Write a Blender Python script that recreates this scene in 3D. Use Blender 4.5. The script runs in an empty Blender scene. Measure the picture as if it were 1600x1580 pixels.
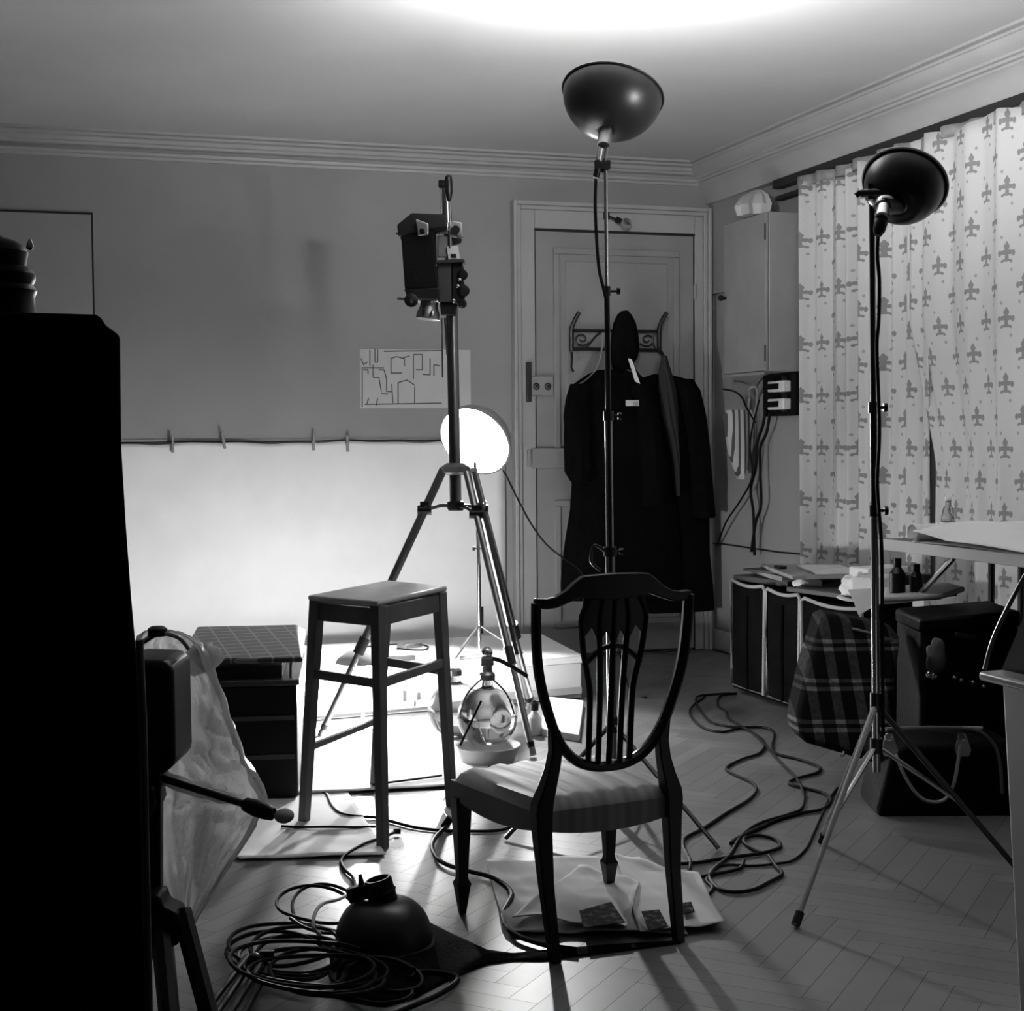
import bpy, math, random
import numpy as np
from math import sin, cos, radians, pi, sqrt, atan
from mathutils import Vector, Matrix, noise

# ------------------------------------------------------------ camera
FPX = 2350.0; HC = 1.2
yaw = radians(17.7); pit = atan(105 / FPX); rho = .0075
Zv = Vector((0, 0, 1))
F0 = Vector((sin(yaw), cos(yaw), 0)); R0 = Vector((cos(yaw), -sin(yaw), 0))
Fw = F0 * cos(pit) - Zv * sin(pit); U0 = F0 * sin(pit) + Zv * cos(pit)
Rt = R0 * cos(rho) - U0 * sin(rho); Up = U0 * cos(rho) + R0 * sin(rho)
CP = Vector((0, 0, HC))
scene = bpy.context.scene
COL = scene.collection
cam_d = bpy.data.cameras.new('camera'); cam = bpy.data.objects.new('camera', cam_d); COL.objects.link(cam)
cam_d.sensor_fit = 'HORIZONTAL'; cam_d.sensor_width = 36; cam_d.lens = FPX / 1600 * 36
cam_d.clip_start = .02; cam_d.clip_end = 60
cam.matrix_world = Matrix(((Rt.x, Up.x, -Fw.x, CP.x), (Rt.y, Up.y, -Fw.y, CP.y), (Rt.z, Up.z, -Fw.z, CP.z), (0, 0, 0, 1)))
scene.camera = cam

# ------------------------------------------------------------ world, exposure
w = bpy.data.worlds.new('world'); scene.world = w; w.use_nodes = True
w.node_tree.nodes['Background'].inputs[0].default_value = (.5, .5, .5, 1)
w.node_tree.nodes['Background'].inputs[1].default_value = .0
vs = scene.view_settings
vs.view_transform = 'Standard'; vs.look = 'None'; vs.gamma = 1; vs.use_curve_mapping = False
vs.exposure = EXPO = 0.0
L_BACK = 3300.0     # bulb of the flood lamp behind the tripod
L_LOW = 720.0      # bare bulb low behind the stool
L_CEIL = 2600.0     # bulb in the upturned dish
L_RIGHT = 1150.0    # bulb in the right-hand dish
try:
    scene.cycles.max_bounces = 10; scene.cycles.diffuse_bounces = 5; scene.cycles.sample_clamp_indirect = 6
    scene.cycles.use_denoising = True
    scene.cycles.caustics_reflective = False; scene.cycles.caustics_refractive = False
except Exception: pass

# ------------------------------------------------------------ measuring helpers (photo point + known plane -> place in the room)
def ray(x, y): return Fw + Rt * ((x - 800) / FPX) - Up * ((y - 790) / FPX)
def fl(x, y, z=0.0):
    d = ray(x, y); return CP + d * ((z - HC) / d.z)
def onY(x, y, Y): d = ray(x, y); return CP + d * (Y / d.y)
def onX(x, y, X): d = ray(x, y); return CP + d * (X / d.x)
def dp(x, y, D): return CP + ray(x, y) * D
def V(*a): return Vector(a)

YB = 7.765; XR = 3.683; XL = -2.0; YF = -1.8; ZC = 2.715

# ------------------------------------------------------------ mesh builder
class MB:
    def __init__(s): s.v = []; s.f = []; s.uv = None
    def add(s, vs_, fs):
        o = len(s.v); s.v += [Vector(p) for p in vs_]; s.f += [tuple(i + o for i in f) for f in fs]; return s
    def hexa(s, p):
        return s.add(p, [(0, 3, 2, 1), (4, 5, 6, 7), (0, 1, 5, 4), (1, 2, 6, 5), (2, 3, 7, 6), (3, 0, 4, 7)])
    def box(s, c, sz, a=R0 * 0 + Vector((1, 0, 0)), b=Vector((0, 1, 0)), n=None):
        c = Vector(c); a = Vector(a).normalized(); b = Vector(b).normalized()
        n = a.cross(b).normalized() if n is None else Vector(n)
        x, y, z = [q / 2 for q in sz]
        return s.hexa([c + a * i * x + b * j * y + n * k * z for k in (-1, 1) for i, j in ((-1, -1), (1, -1), (1, 1), (-1, 1))])
    def aab(s, x0, x1, y0, y1, z0, z1): return s.box(((x0 + x1) / 2, (y0 + y1) / 2, (z0 + z1) / 2), (x1 - x0, y1 - y0, z1 - z0))
    def prism(s, pts, vec):
        n = len(pts); vec = Vector(vec); pts = [Vector(p) for p in pts]
        fs = [tuple(range(n))[::-1], tuple(range(n, 2 * n))] + [(i, (i + 1) % n, n + (i + 1) % n, n + i) for i in range(n)]
        return s.add(pts + [p + vec for p in pts], fs)
    def tube(s, pts, r, n=10, closed=False, flat=1.0):
        pts = [Vector(p) for p in pts]; m = len(pts)
        rr = r if isinstance(r, (list, tuple)) else [r] * m
        vv = []; up = None
        for i, p in enumerate(pts):
            if closed: t = pts[(i + 1) % m] - pts[i - 1]
            else: t = pts[min(i + 1, m - 1)] - pts[max(i - 1, 0)]
            if t.length < 1e-9: t = Vector((0, 0, 1))
            t.normalize()
            if up is None: up = Vector((0, 0, 1)) if abs(t.z) < .9 else Vector((1, 0, 0))
            sd = t.cross(up)
            if sd.length < 1e-6: sd = t.orthogonal()
            sd.normalize(); up = sd.cross(t).normalized()
            for k in range(n):
                a = 2 * pi * k / n
                vv.append(p + (sd * cos(a) + up * sin(a) * flat) * rr[i])
        fs = []
        for i in range(m if closed else m - 1):
            j = (i + 1) % m
            for k in range(n): fs.append((i * n + k, i * n + (k + 1) % n, j * n + (k + 1) % n, j * n + k))
        if not closed:
            fs.append(tuple(range(n))[::-1]); fs.append(tuple((m - 1) * n + k for k in range(n)))
        return s.add(vv, fs)
    def lathe(s, c, ax, prof, n=28, cap0=True, cap1=True):
        c = Vector(c); ax = Vector(ax).normalized(); a = ax.orthogonal().normalized(); b = ax.cross(a)
        vv = [c + ax * h + (a * cos(2 * pi * k / n) + b * sin(2 * pi * k / n)) * max(r, 1e-4) for r, h in prof for k in range(n)]
        m = len(prof)
        fs = [(i * n + k, i * n + (k + 1) % n, (i + 1) * n + (k + 1) % n, (i + 1) * n + k) for i in range(m - 1) for k in range(n)]
        if cap0: fs.append(tuple(range(n))[::-1])
        if cap1: fs.append(tuple((m - 1) * n + k for k in range(n)))
        return s.add(vv, fs)
    def cyl(s, p, q, r0, r1=None, n=16):
        p = Vector(p); q = Vector(q); return s.lathe(p, q - p, [(r0, 0), (r0 if r1 is None else r1, (q - p).length)], n)
    def ball(s, c, r, n=18, sq=(1, 1, 1)):
        m = n // 2; vv = []; fs = []
        for i in range(m + 1):
            t = pi * i / m
            for k in range(n):
                a = 2 * pi * k / n
                vv.append(Vector(c) + Vector((r * sq[0] * max(sin(t), .01) * cos(a), r * sq[1] * max(sin(t), .01) * sin(a), r * sq[2] * cos(t))))
        for i in range(m):
            for k in range(n): fs.append((i * n + k, (i + 1) * n + k, (i + 1) * n + (k + 1) % n, i * n + (k + 1) % n))
        fs.append(tuple(range(n))); fs.append(tuple(m * n + k for k in range(n))[::-1])
        return s.add(vv, fs)
    def grid(s, fn, nu, nv, uvf=None):
        vv = [Vector(fn(i / nu, j / nv)) for j in range(nv + 1) for i in range(nu + 1)]
        fs = [(j * (nu + 1) + i, j * (nu + 1) + i + 1, (j + 1) * (nu + 1) + i + 1, (j + 1) * (nu + 1) + i) for j in range(nv) for i in range(nu)]
        if uvf: s.uv = [uvf(i / nu, j / nv) for j in range(nv + 1) for i in range(nu + 1)]
        return s.add(vv, fs)
    def loft(s, rings, n=36, fold=0.0, nf=7, seed=0, cap=True):
        """rings: (cx,cy,z,rx,ry); x half-width rx, depth half-width ry"""
        vv = []
        for q, (cx, cy, z, rx, ry) in enumerate(rings):
            for k in range(n):
                a = 2 * pi * k / n
                g = 1 + fold * (sin(a * nf + seed + q * .25) + .6 * sin(a * (nf * 2 + 1) + seed * 2.1 - q * .3))
                vv.append(Vector((cx + rx * g * cos(a), cy + ry * g * sin(a) * (1 + fold * sin(a * nf * 1.7 + q * .2)), z)))
        m = len(rings)
        fs = [(i * n + k, i * n + (k + 1) % n, (i + 1) * n + (k + 1) % n, (i + 1) * n + k) for i in range(m - 1) for k in range(n)]
        if cap: fs.append(tuple(range(n))[::-1]); fs.append(tuple((m - 1) * n + k for k in range(n)))
        return s.add(vv, fs)
    def vprism(s, px, D, depth):
        return s.prism([dp(x, y, D) for x, y in px], -F0 * depth)
    def vbox(s, x0, y0, x1, y1, D, depth): return s.vprism([(x0, y0), (x1, y0), (x1, y1), (x0, y1)], D, depth)

def smooth(pts, k=6, closed=False):
    pts = [Vector(p) for p in pts]; out = []; n = len(pts)
    for i in range(n if closed else n - 1):
        if closed: a, b, c, d = pts[i - 1], pts[i], pts[(i + 1) % n], pts[(i + 2) % n]
        else: a, b, c, d = pts[max(i - 1, 0)], pts[i], pts[i + 1], pts[min(i + 2, n - 1)]
        for j in range(k):
            t = j / k
            out.append(.5 * ((2 * b) + (c - a) * t + (2 * a - 5 * b + 4 * c - d) * t * t + (3 * b - a - 3 * c + d) * t ** 3))
    if not closed: out.append(pts[-1])
    return out

ORG = {}
def _mesh(name, mb, mt, org, flat=False, ang=35):
    me = bpy.data.meshes.new(name)
    me.from_pydata([tuple(p - org) for p in mb.v], [], mb.f); me.validate(); me.update()
    if mb.uv and len(mb.uv) == len(me.vertices):
        ul = me.uv_layers.new(name='UVMap')
        for l in me.loops: ul.data[l.index].uv = mb.uv[l.vertex_index]
    if not flat:
        me.shade_smooth(); me.set_sharp_from_angle(angle=radians(ang))
    if mt: me.materials.append(mt)
    import bmesh
    bm = bmesh.new(); bm.from_mesh(me); bmesh.ops.recalc_face_normals(bm, faces=bm.faces); bm.to_mesh(me); bm.free()
    return me
def part(name, mb, mt, parent, label=None, bevel=0, solid=0, flat=False, kind=None, sub=0, ang=35):
    org = ORG[parent.name]
    o = bpy.data.objects.new(name, _mesh(name, mb, mt, org, flat, ang)); COL.objects.link(o); o.parent = parent
    ORG[o.name] = org
    if label: o['label'] = label
    if kind: o['kind'] = kind
    mods(o, bevel, solid, sub); return o
def mods(o, bevel, solid, sub):
    if solid:
        m = o.modifiers.new('solid', 'SOLIDIFY'); m.thickness = solid; m.offset = 0
    if bevel:
        m = o.modifiers.new('bevel', 'BEVEL'); m.width = bevel; m.segments = 2; m.limit_method = 'ANGLE'; m.angle_limit = radians(40)
    if sub:
        m = o.modifiers.new('sub', 'SUBSURF'); m.levels = m.render_levels = sub
def T(name, label, cat, loc, group=None):
    o = bpy.data.objects.new(name, None); COL.objects.link(o); o.location = Vector(loc); o.empty_display_size = .1
    o['label'] = label; o['category'] = cat
    if group: o['group'] = group
    ORG[o.name] = Vector(loc); return o
def S(name, mb, mt, label, cat, group=None, bevel=0, solid=0, flat=False, kind=None, sub=0, ang=35):
    c = sum(mb.v, Vector()) / len(mb.v); org = Vector((c.x, c.y, min(p.z for p in mb.v)))
    o = bpy.data.objects.new(name, _mesh(name, mb, mt, org, flat, ang)); COL.objects.link(o); o.location = org
    ORG[o.name] = org
    if label: o['label'] = label
    if cat: o['category'] = cat
    if group: o['group'] = group
    if kind: o['kind'] = kind
    mods(o, bevel, solid, sub); return o
def struct(name, mb, mt, label=None, **k):
    return S(name, mb, mt, label, None, kind='structure', **k)

# ------------------------------------------------------------ materials
class NT:
    def __init__(s, m): s.t = m.node_tree; s.n = s.t.nodes; s.l = s.t.links
    def node(s, ty, **k):
        n = s.n.new(ty)
        for a, b in k.items(): setattr(n, a, b)
        return n
    def math(s, op, a, b=None, c=None):
        n = s.n.new('ShaderNodeMath'); n.operation = op
        for i, q in enumerate((a, b, c)):
            if q is None: continue
            if isinstance(q, (int, float)): n.inputs[i].default_value = q
            else: s.l.new(q, n.inputs[i])
        return n.outputs[0]
    def mix(s, f, c0, c1):
        n = s.n.new('ShaderNodeMix'); n.data_type = 'RGBA'
        s.l.new(f, n.inputs[0]) if not isinstance(f, (int, float)) else setattr(n.inputs[0], 'default_value', f)
        for i, c in ((6, c0), (7, c1)):
            if isinstance(c, (int, float)): n.inputs[i].default_value = (c, c, c, 1)
            else: s.l.new(c, n.inputs[i])
        return n.outputs[2]
    def coord(s, kind='Object'):
        return s.n.new('ShaderNodeTexCoord').outputs[kind]
    def xyz(s, c):
        n = s.n.new('ShaderNodeSeparateXYZ'); s.l.new(c, n.inputs[0]); return n.outputs
def mat(name, col, rough=.6, metal=0.0, var=0.0, vscale=6.0, bump=0.0, bscale=40.0, spec=.5, coat=0.0, trans=0.0, ior=1.45, fn=None, stretch=None, alpha=1):
    m = bpy.data.materials.new(name); m.use_nodes = True; t = NT(m)
    b = t.n['Principled BSDF']
    b.inputs['Base Color'].default_value = (col, col, col, 1); b.inputs['Roughness'].default_value = rough
    b.inputs['Metallic'].default_value = metal; b.inputs['Specular IOR Level'].default_value = spec
    b.inputs['Coat Weight'].default_value = coat; b.inputs['Transmission Weight'].default_value = trans; b.inputs['IOR'].default_value = ior
    b.inputs['Alpha'].default_value = alpha
    co = t.coord()
    if stretch:
        mp = t.node('ShaderNodeMapping'); mp.inputs['Scale'].default_value = stretch; t.l.new(co, mp.inputs[0]); co = mp.outputs[0]
    base = None
    if var:
        n = t.node('ShaderNodeTexNoise'); n.inputs['Scale'].default_value = vscale; n.inputs['Detail'].default_value = 6
        t.l.new(co, n.inputs[0])
        f = t.math('MULTIPLY_ADD', n.outputs[0], 2.4, -.7)
        cl = t.math('MINIMUM', t.math('MAXIMUM', f, 0.0), 1.0)
        base = t.mix(cl, col * (1 - var), min(1, col * (1 + var)))
    if fn: base = fn(t, base)
    if base is not None: t.l.new(base, b.inputs['Base Color'])
    if bump:
        n = t.node('ShaderNodeTexNoise'); n.inputs['Scale'].default_value = bscale; n.inputs['Detail'].default_value = 5
        t.l.new(co, n.inputs[0])
        bp = t.node('ShaderNodeBump'); bp.inputs['Strength'].default_value = bump; bp.inputs['Distance'].default_value = .01
        t.l.new(n.outputs[0], bp.inputs['Height']); t.l.new(bp.outputs[0], b.inputs['Normal'])
    return m
def emit(name, L):
    m = bpy.data.materials.new(name); m.use_nodes = True; t = NT(m); t.n.remove(t.n['Principled BSDF'])
    e = t.node('ShaderNodeEmission'); e.inputs[0].default_value = (1, 1, 1, 1); e.inputs[1].default_value = L
    t.l.new(e.outputs[0], t.n['Material Output'].inputs[0]); return m

M_wall = mat('wall_paint', .27, .75, var=.10, vscale=1.4, bump=.08, bscale=60)
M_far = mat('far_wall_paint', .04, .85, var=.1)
M_ceil = mat('ceiling_paint', .54, .85, var=.04, vscale=2, bump=.04, bscale=30)
M_trim = mat('trim_paint', .36, .45, var=.06, vscale=5)
M_door = mat('door_paint', .26, .42, var=.10, vscale=3, bump=.05, bscale=20)
M_gap = mat('dark_gap', .015, .9)
M_black = mat('black_enamel', .004, .42, spec=.3)
M_blackm = mat('black_matt', .004, .8, bump=.2, bscale=90, spec=.15)
M_leather = mat('black_leather', .003, .6, bump=.3, bscale=60, spec=.12)
M_case = mat('trunk_canvas', .004, .9, var=.4, vscale=12, bump=.3, bscale=120, spec=.04)
M_steel = mat('bright_steel', .62, .22, 1)
M_dsteel = mat('dull_steel', .30, .35, 1)
M_dark_steel = mat('dark_steel', .05, .38, .8)
M_white = mat('white_paper', .85, .8, var=.04, vscale=4)
M_card = mat('white_card', .70, .7, var=.05)
M_grey = mat('grey_card', .40, .7, var=.15)
M_cloth = mat('black_wool', .003, .95, var=.3, vscale=25, bump=.5, bscale=120, spec=.05)
M_stool = mat('stool_wood', .13, .5, var=.25, vscale=8, bump=.08, bscale=40, stretch=(1, 1, .15))
M_chair = mat('mahogany', .005, .32, var=.3, vscale=8, spec=.4)
M_glass = mat('bottle_glass', .75, .03, trans=1.0, ior=1.45)
M_cable = mat('rubber_cable', .005, .6, spec=.15)
M_wcable = mat('pale_cable', .45, .5)
M_enamel = mat('grey_enamel', .27, .35, var=.08)
M_pipe = mat('pale_piping', .35, .55)
M_dish = mat('dish_enamel', .045, .38, metal=.6)
M_dishin = mat('dish_white', .85, .5)
M_bulb1 = emit('flood_bulb_light', L_BACK); M_bulb2 = emit('low_bulb_light', L_LOW)
M_bulb3 = emit('ceiling_dish_light', L_CEIL); M_bulb4 = emit('right_dish_light', L_RIGHT)

def f_curtain(t, base):
    uv = t.xyz(t.coord('UV'))
    def cellpat(w_, h_, ox, oy):
        a = t.math('ADD', t.math('DIVIDE', uv[0], w_), ox); b = t.math('ADD', t.math('DIVIDE', uv[1], h_), oy)
        par = t.math('MULTIPLY', t.math('FLOORED_MODULO', t.math('FLOOR', b), 2.0), .5)
        fu = t.math('SUBTRACT', t.math('FRACT', t.math('ADD', a, par)), .5)
        fv = t.math('SUBTRACT', t.math('FRACT', b), .5)
        return t.math('MULTIPLY', fu, w_), t.math('MULTIPLY', fv, h_)
    def ell(x, y, cx, cy, rx, ry):
        dx = t.math('DIVIDE', t.math('SUBTRACT', x, cx), rx); dy = t.math('DIVIDE', t.math('SUBTRACT', y, cy), ry)
        return t.math('LESS_THAN', t.math('ADD', t.math('MULTIPLY', dx, dx), t.math('MULTIPLY', dy, dy)), 1.0)
    x, y = cellpat(.17, .125, 0, 0); ax = t.math('ABSOLUTE', x)
    s = ell(ax, y, 0, .012, .0085, .034)
    for e in ((0, .004, .034, .0065), (.030, .001, .009, .012), (.014, .004, .012, .009), (0, -.026, .020, .0055), (0, -.016, .008, .014), (0, .026, .012, .012), (.019, -.030, .006, .006)):
        s = t.math('MAXIMUM', s, ell(ax, y, *e))
    x2, y2 = cellpat(.085, .125, .25, .5); s2 = ell(x2, y2, 0, 0, .006, .007)
    s = t.math('MAXIMUM', s, t.math('MULTIPLY', s2, .7))
    return t.mix(t.math('MULTIPLY', s, .8), .50, .13)
M_curt = mat('fleur_curtain', .6, .85, fn=f_curtain, bump=.15, bscale=150)
M_curt_tex = M_curt
def f_plaid(t, base):
    o = t.xyz(t.coord())
    def st(c, sc, wd, off=0.): return t.math('LESS_THAN', t.math('FRACT', t.math('MULTIPLY_ADD', c, sc, off)), wd)
    uu = t.math('SUBTRACT', t.math('MULTIPLY', o[0], cos(yaw)), t.math('MULTIPLY', o[1], sin(yaw)))
    a = t.math('MULTIPLY', t.math('MULTIPLY', st(uu, 13, .42), t.math('SUBTRACT', 1.0, st(uu, 13, .18, .36))), .5); a2 = 0.0
    b = t.math('MULTIPLY', t.math('MULTIPLY', st(o[2], 8.5, .30), t.math('SUBTRACT', 1.0, st(o[2], 8.5, .10, .9))), .5)
    n = t.node('ShaderNodeTexNoise'); n.inputs['Scale'].default_value = 30
    s = t.math('MULTIPLY', t.math('ADD', t.math('MULTIPLY', t.math('MAXIMUM', a, a2), b), t.math('MULTIPLY', t.math('MAXIMUM', b, a), .12)), n.outputs[0])
    return t.mix(t.math('MINIMUM', t.math('MULTIPLY', s, 4.0), 1.0), .003, .20)
M_plaid = mat('plaid_cloth', .02, .9, fn=f_plaid, spec=.05)
def f_stripe(t, base):
    o = t.xyz(t.coord())
    s = t.math('LESS_THAN', t.math('FRACT', t.math('MULTIPLY', o[0], 34.0)), .38)
    return t.mix(s, .42, .06)
M_towel = mat('striped_cloth', .4, .85, fn=f_stripe, bump=.2, bscale=100)
M_floorp = None
# ============================================================ SETTING
# floor: herringbone oak
def f_floor(t, base):
    a = t.node('ShaderNodeAttribute'); a.attribute_name = 'tone'
    n = t.node('ShaderNodeTexNoise'); n.inputs['Scale'].default_value = 5; n.inputs['Detail'].default_value = 8
    t.l.new(t.coord(), n.inputs[0])
    f = t.math('ADD', t.math('MULTIPLY', a.outputs['Fac'], .38), t.math('MULTIPLY', n.outputs[0], .62))
    return t.mix(f, .05, .19)
M_floor = mat('oak_parquet', .2, .42, fn=f_floor, bump=.06, bscale=12, spec=1.0, ior=1.6)
def make_floor():
    random.seed(4)
    L, W = .42, .07; g = .0006; me_v = []; me_f = []; tone = []
    c, s_ = cos(radians(45)), sin(radians(45))
    def quad(x0, y0, x1, y1):
        pts = [(x0 + g, y0 + g), (x1 - g, y0 + g), (x1 - g, y1 - g), (x0 + g, y1 - g)]
        cx, cy = (x0 + x1) / 2, (y0 + y1) / 2
        X, Y = cx * c - cy * s_, cx * s_ + cy * c
        if not (XL - .25 < X + 1 < XR + 1.25 and YF - .25 < Y + 1 < YB + 1.25): return
        o = len(me_v)
        for a, b in pts:
            xx = min(max(a * c - b * s_ + 1, XL), XR); yy = min(max(a * s_ + b * c + 1, YF), YB)
            me_v.append(Vector((xx, yy, 0)))
        me_f.append((o, o + 1, o + 2, o + 3)); tone.append(random.random())
    n = int(L / W)
    for i in range(-30, 40):
        for j in range(-170, 170):
            # herringbone lattice
            x = i * 2 * L + j * W if False else j * W + i * L * 2
            y = j * W
            if abs(x) > 13 or abs(y) > 13: continue
            quad(x, y, x + L, y + W)
            quad(x + L, y - L + W, x + L + W, y + W)
    mb = MB(); mb.add(me_v, me_f)
    o = struct('floor', mb, M_floor, 'worn oak herringbone parquet floor', flat=True)
    at = o.data.attributes.new('tone', 'FLOAT', 'FACE'); 
    for k in range(min(len(tone), len(at.data))): at.data[k].value = tone[k]
    # dark joints lie just below, as one slab
    sb = MB().aab(XL, XR, YF, YB, -.06, -.0015); p = part('floor_slab', sb, M_gap, o)
make_floor()
struct('ceiling', MB().aab(XL, XR, YF, YB, ZC, ZC + .08), M_ceil)
struct('wall_back', MB().aab(XL, XR, YB, YB + .1, 0, ZC), M_wall)
struct('wall_right', MB().aab(XR, XR + .1, YF, YB, 0, ZC), M_wall)
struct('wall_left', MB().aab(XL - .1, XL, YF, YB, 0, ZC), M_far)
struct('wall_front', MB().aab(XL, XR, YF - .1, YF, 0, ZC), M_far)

# cornices
def cornice(p0, dirv, inw, prof, name):
    mb = MB(); pts = [p0 + inw * a + Zv * (b - p0.z) for a, b in prof]
    mb.prism(pts, dirv); return struct(name, mb, M_trim, flat=False)
pb = [(0, 2.60), (.012, 2.60), (.015, 2.612), (.03, 2.618), (.032, 2.632), (.022, 2.636), (.02, 2.648), (.055, 2.653), (.062, 2.664), (.075, 2.668),
      (.085, 2.685), (.11, 2.69), (.115, 2.70), (.15, 2.703), (.15, ZC), (0, ZC)]
cornice(V(XL, YB, ZC), V(XR - XL, 0, 0), V(0, -1, 0), pb, 'trim_1')
pr = [(0, 2.50), (.05, 2.50), (.055, 2.512), (.06, 2.54), (.075, 2.575), (.095, 2.60), (.10, 2.603), (.10, 2.614), (.115, 2.617), (.117, 2.628), (.130, 2.632), (.132, 2.642),
      (.17, 2.668), (.178, 2.688), (.185, 2.69), (.19, 2.70), (.215, 2.703), (.215, ZC), (0, ZC)]
cornice(V(XR, YB, ZC), V(0, YF - YB, 0), V(-1, 0, 0), pr, 'trim_2')
struct('trim_3', MB().aab(XR - .03, XR, 7.30, YB, 2.0, 2.5), M_wall)          # shallow pilaster above the fuse cupboard
struct('trim_4', MB().aab(XR - .045, XR, 3.0, 6.95, 2.40, 2.42).aab(XR - .06, XR, 3.0, 6.95, 2.46, 2.50), M_gap)
# baseboards
bp = [(0, 0), (.018, 0), (.018, .085), (.012, .095), (.010, .105), (0, .11)]
def skirting(p0, dirv, inw, name):
    struct(name, MB().prism([p0 + inw * a + Zv * b for a, b in bp], dirv), M_trim)
skirting(V(XL, YB, 0), V(2.48 - XL, 0, 0), V(0, -1, 0), 'baseboard_back')
skirting(V(XR, YB, 0), V(0, YF - YB, 0), V(-1, 0, 0), 'baseboard_right')

# main door with its frame
DL, DR, DT = 2.613, 3.543, 2.318
fr = MB()
def frame_piece(mb, x0, x1, z0, z1, t): mb.aab(x0, x1, YB - t, YB, z0, z1)
frame_piece(fr, 2.525, DL - .006, 0, 2.43, .035); frame_piece(fr, DR + .006, 3.60, 0, 2.43, .035); frame_piece(fr, DL - .006, DR + .006, DT + .01, 2.43, .035)
for x0, x1 in ((2.48, 2.50), (3.622, 3.642)): frame_piece(fr, x0, x1, 0, 2.475, .062)
for x0, x1 in ((2.50, 2.525), (3.60, 3.622)): frame_piece(fr, x0, x1, 0, 2.452, .048)
frame_piece(fr, 2.50, 3.622, 2.452, 2.475, .062); frame_piece(fr, 2.525, 3.60, 2.43, 2.452, .048)
dframe = struct('trim_5', fr, M_trim, bevel=.004)
dl = MB(); t0 = .026
dl.aab(DL, DR, YB - t0, YB - .002, .012, DT)
door = struct('door_1', dl, M_door, 'painted panelled wooden door', bevel=.002)
def moulding(x0, x1, z0, z1):
    mb = MB(); w_ = .034
    for a0, a1, c0, c1 in ((x0, x1, z1 - w_, z1), (x0, x1, z0, z0 + w_), (x0, x0 + w_, z0 + w_, z1 - w_), (x1 - w_, x1, z0 + w_, z1 - w_)):
        mb.aab(a0, a1, YB - t0 - .014, YB - t0, c0, c1)
    mb.aab(x0 + .07, x1 - .07, YB - t0 - .008, YB - t0, z0 + .07, z1 - .07)
    return mb
part('door_panel', moulding(DL + .1, DR - .09, 1.02, 2.23), M_door, door, bevel=.006)
part('door_panel', moulding(DL + .1, DR - .09, .16, .86), M_door, door, bevel=.006)
gp = MB(); gp.aab(DL - .008, DR + .006, YB - .0365, YB - .004, DT + .001, DT + .013); gp.aab(DL - .0075, DL - .001, YB - .030, YB - .004, 0, DT); gp.aab(DR + .001, DR + .006, YB - .030, YB - .004, 0, DT)
part('door_gap', gp, M_gap, dframe)
lk = MB()
p0 = onY(827, 618, YB - .04); p1 = onY(864, 588, YB - .04)
lk.aab(p0.x, p1.x, YB - .05, YB - t0, p0.z, p1.z); part('lock_case', lk, M_door, door, bevel=.004)
lk = MB(); q0 = onY(822, 628, YB - .04); q1 = onY(829, 566, YB - .04); lk.aab(q0.x, q1.x, YB - .058, YB - .036, q0.z, q1.z)
part('lock_keeper', lk, M_dark_steel, dframe, bevel=.003)
for xx in (838, 856):
    c = onY(xx, 604, YB - .05); k = MB().tube(smooth([c + V(.016 * cos(a), 0, .016 * sin(a)) for a in [i * pi / 4 for i in range(8)]], 3, True), .004, 6, True).cyl(c, c + V(0, -.012, 0), .008)
    part('lock_knob', k, M_dark_steel, door)
lk = MB(); p0 = onY(832, 732, YB - .04); p1 = onY(882, 700, YB - .04); lk.aab(p0.x, p1.x, YB - .045, YB - t0, p0.z, p1.z)
lk.aab(p0.x - .03, p0.x - .008, YB - .05, YB - .03, p0.z + .01, p1.z - .01)
part('latch_plate', lk, M_door, door, bevel=.003)
hg = MB(); c = onY(1086, 456, YB - .04); hg.cyl(c - Zv * .04, c + Zv * .04, .009); part('hinge', hg, M_door, dframe)

# flush cupboard door in the wall at far left
ja = onY(0, 331, YB); jb = onY(142, 336, YB)
jd = MB().aab(ja.x - .5, jb.x, YB - .006, YB - .0005, .12, jb.z)
door2 = struct('door_2', jd, M_wall, 'flush papered cupboard door outlined by a thin dark gap')
jg = MB().aab(ja.x - .5, jb.x + .009, YB - .007, YB - .001, jb.z + .0005, jb.z + .011).aab(jb.x + .0005, jb.x + .009, YB - .007, YB - .001, .12, jb.z)
part('door_gap', jg, M_gap, door2)

# wall wire along the back wall at right of the door
S('wall_wire', MB().tube([V(3.655, YB - .006, 0.70), V(3.66, YB - .006, .60), V(XR - .006, 7.6, .60), V(XR - .006, 7.0, .60), V(XR - .006, 6.6, .61)], .004, 6), M_cable,
  'thin dark wire clipped low along the right wall by the corner', 'wire')
# bracket with spent bulb over the door
t = T('bracket_lamp', 'small bare bulb on a black bracket above the door frame', 'lamp', onY(955, 338, YB - .06))
a = onY(950, 338, YB - .06); b = onY(963, 343, YB - .12); c = onY(976, 348, YB - .15)
part('bracket', MB().tube(smooth([a + V(0, .05, .02), a, b]), .007, 8).box(a + V(0, .03, .01), (.04, .012, .05)), M_dark_steel, t)
part('socket', MB().cyl(b, b + (c - b) * .55, .017, .015), M_black, t)
part('bulb', MB().ball(c + V(.005, -.01, -.005), .03), M_glass, t)

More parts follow.
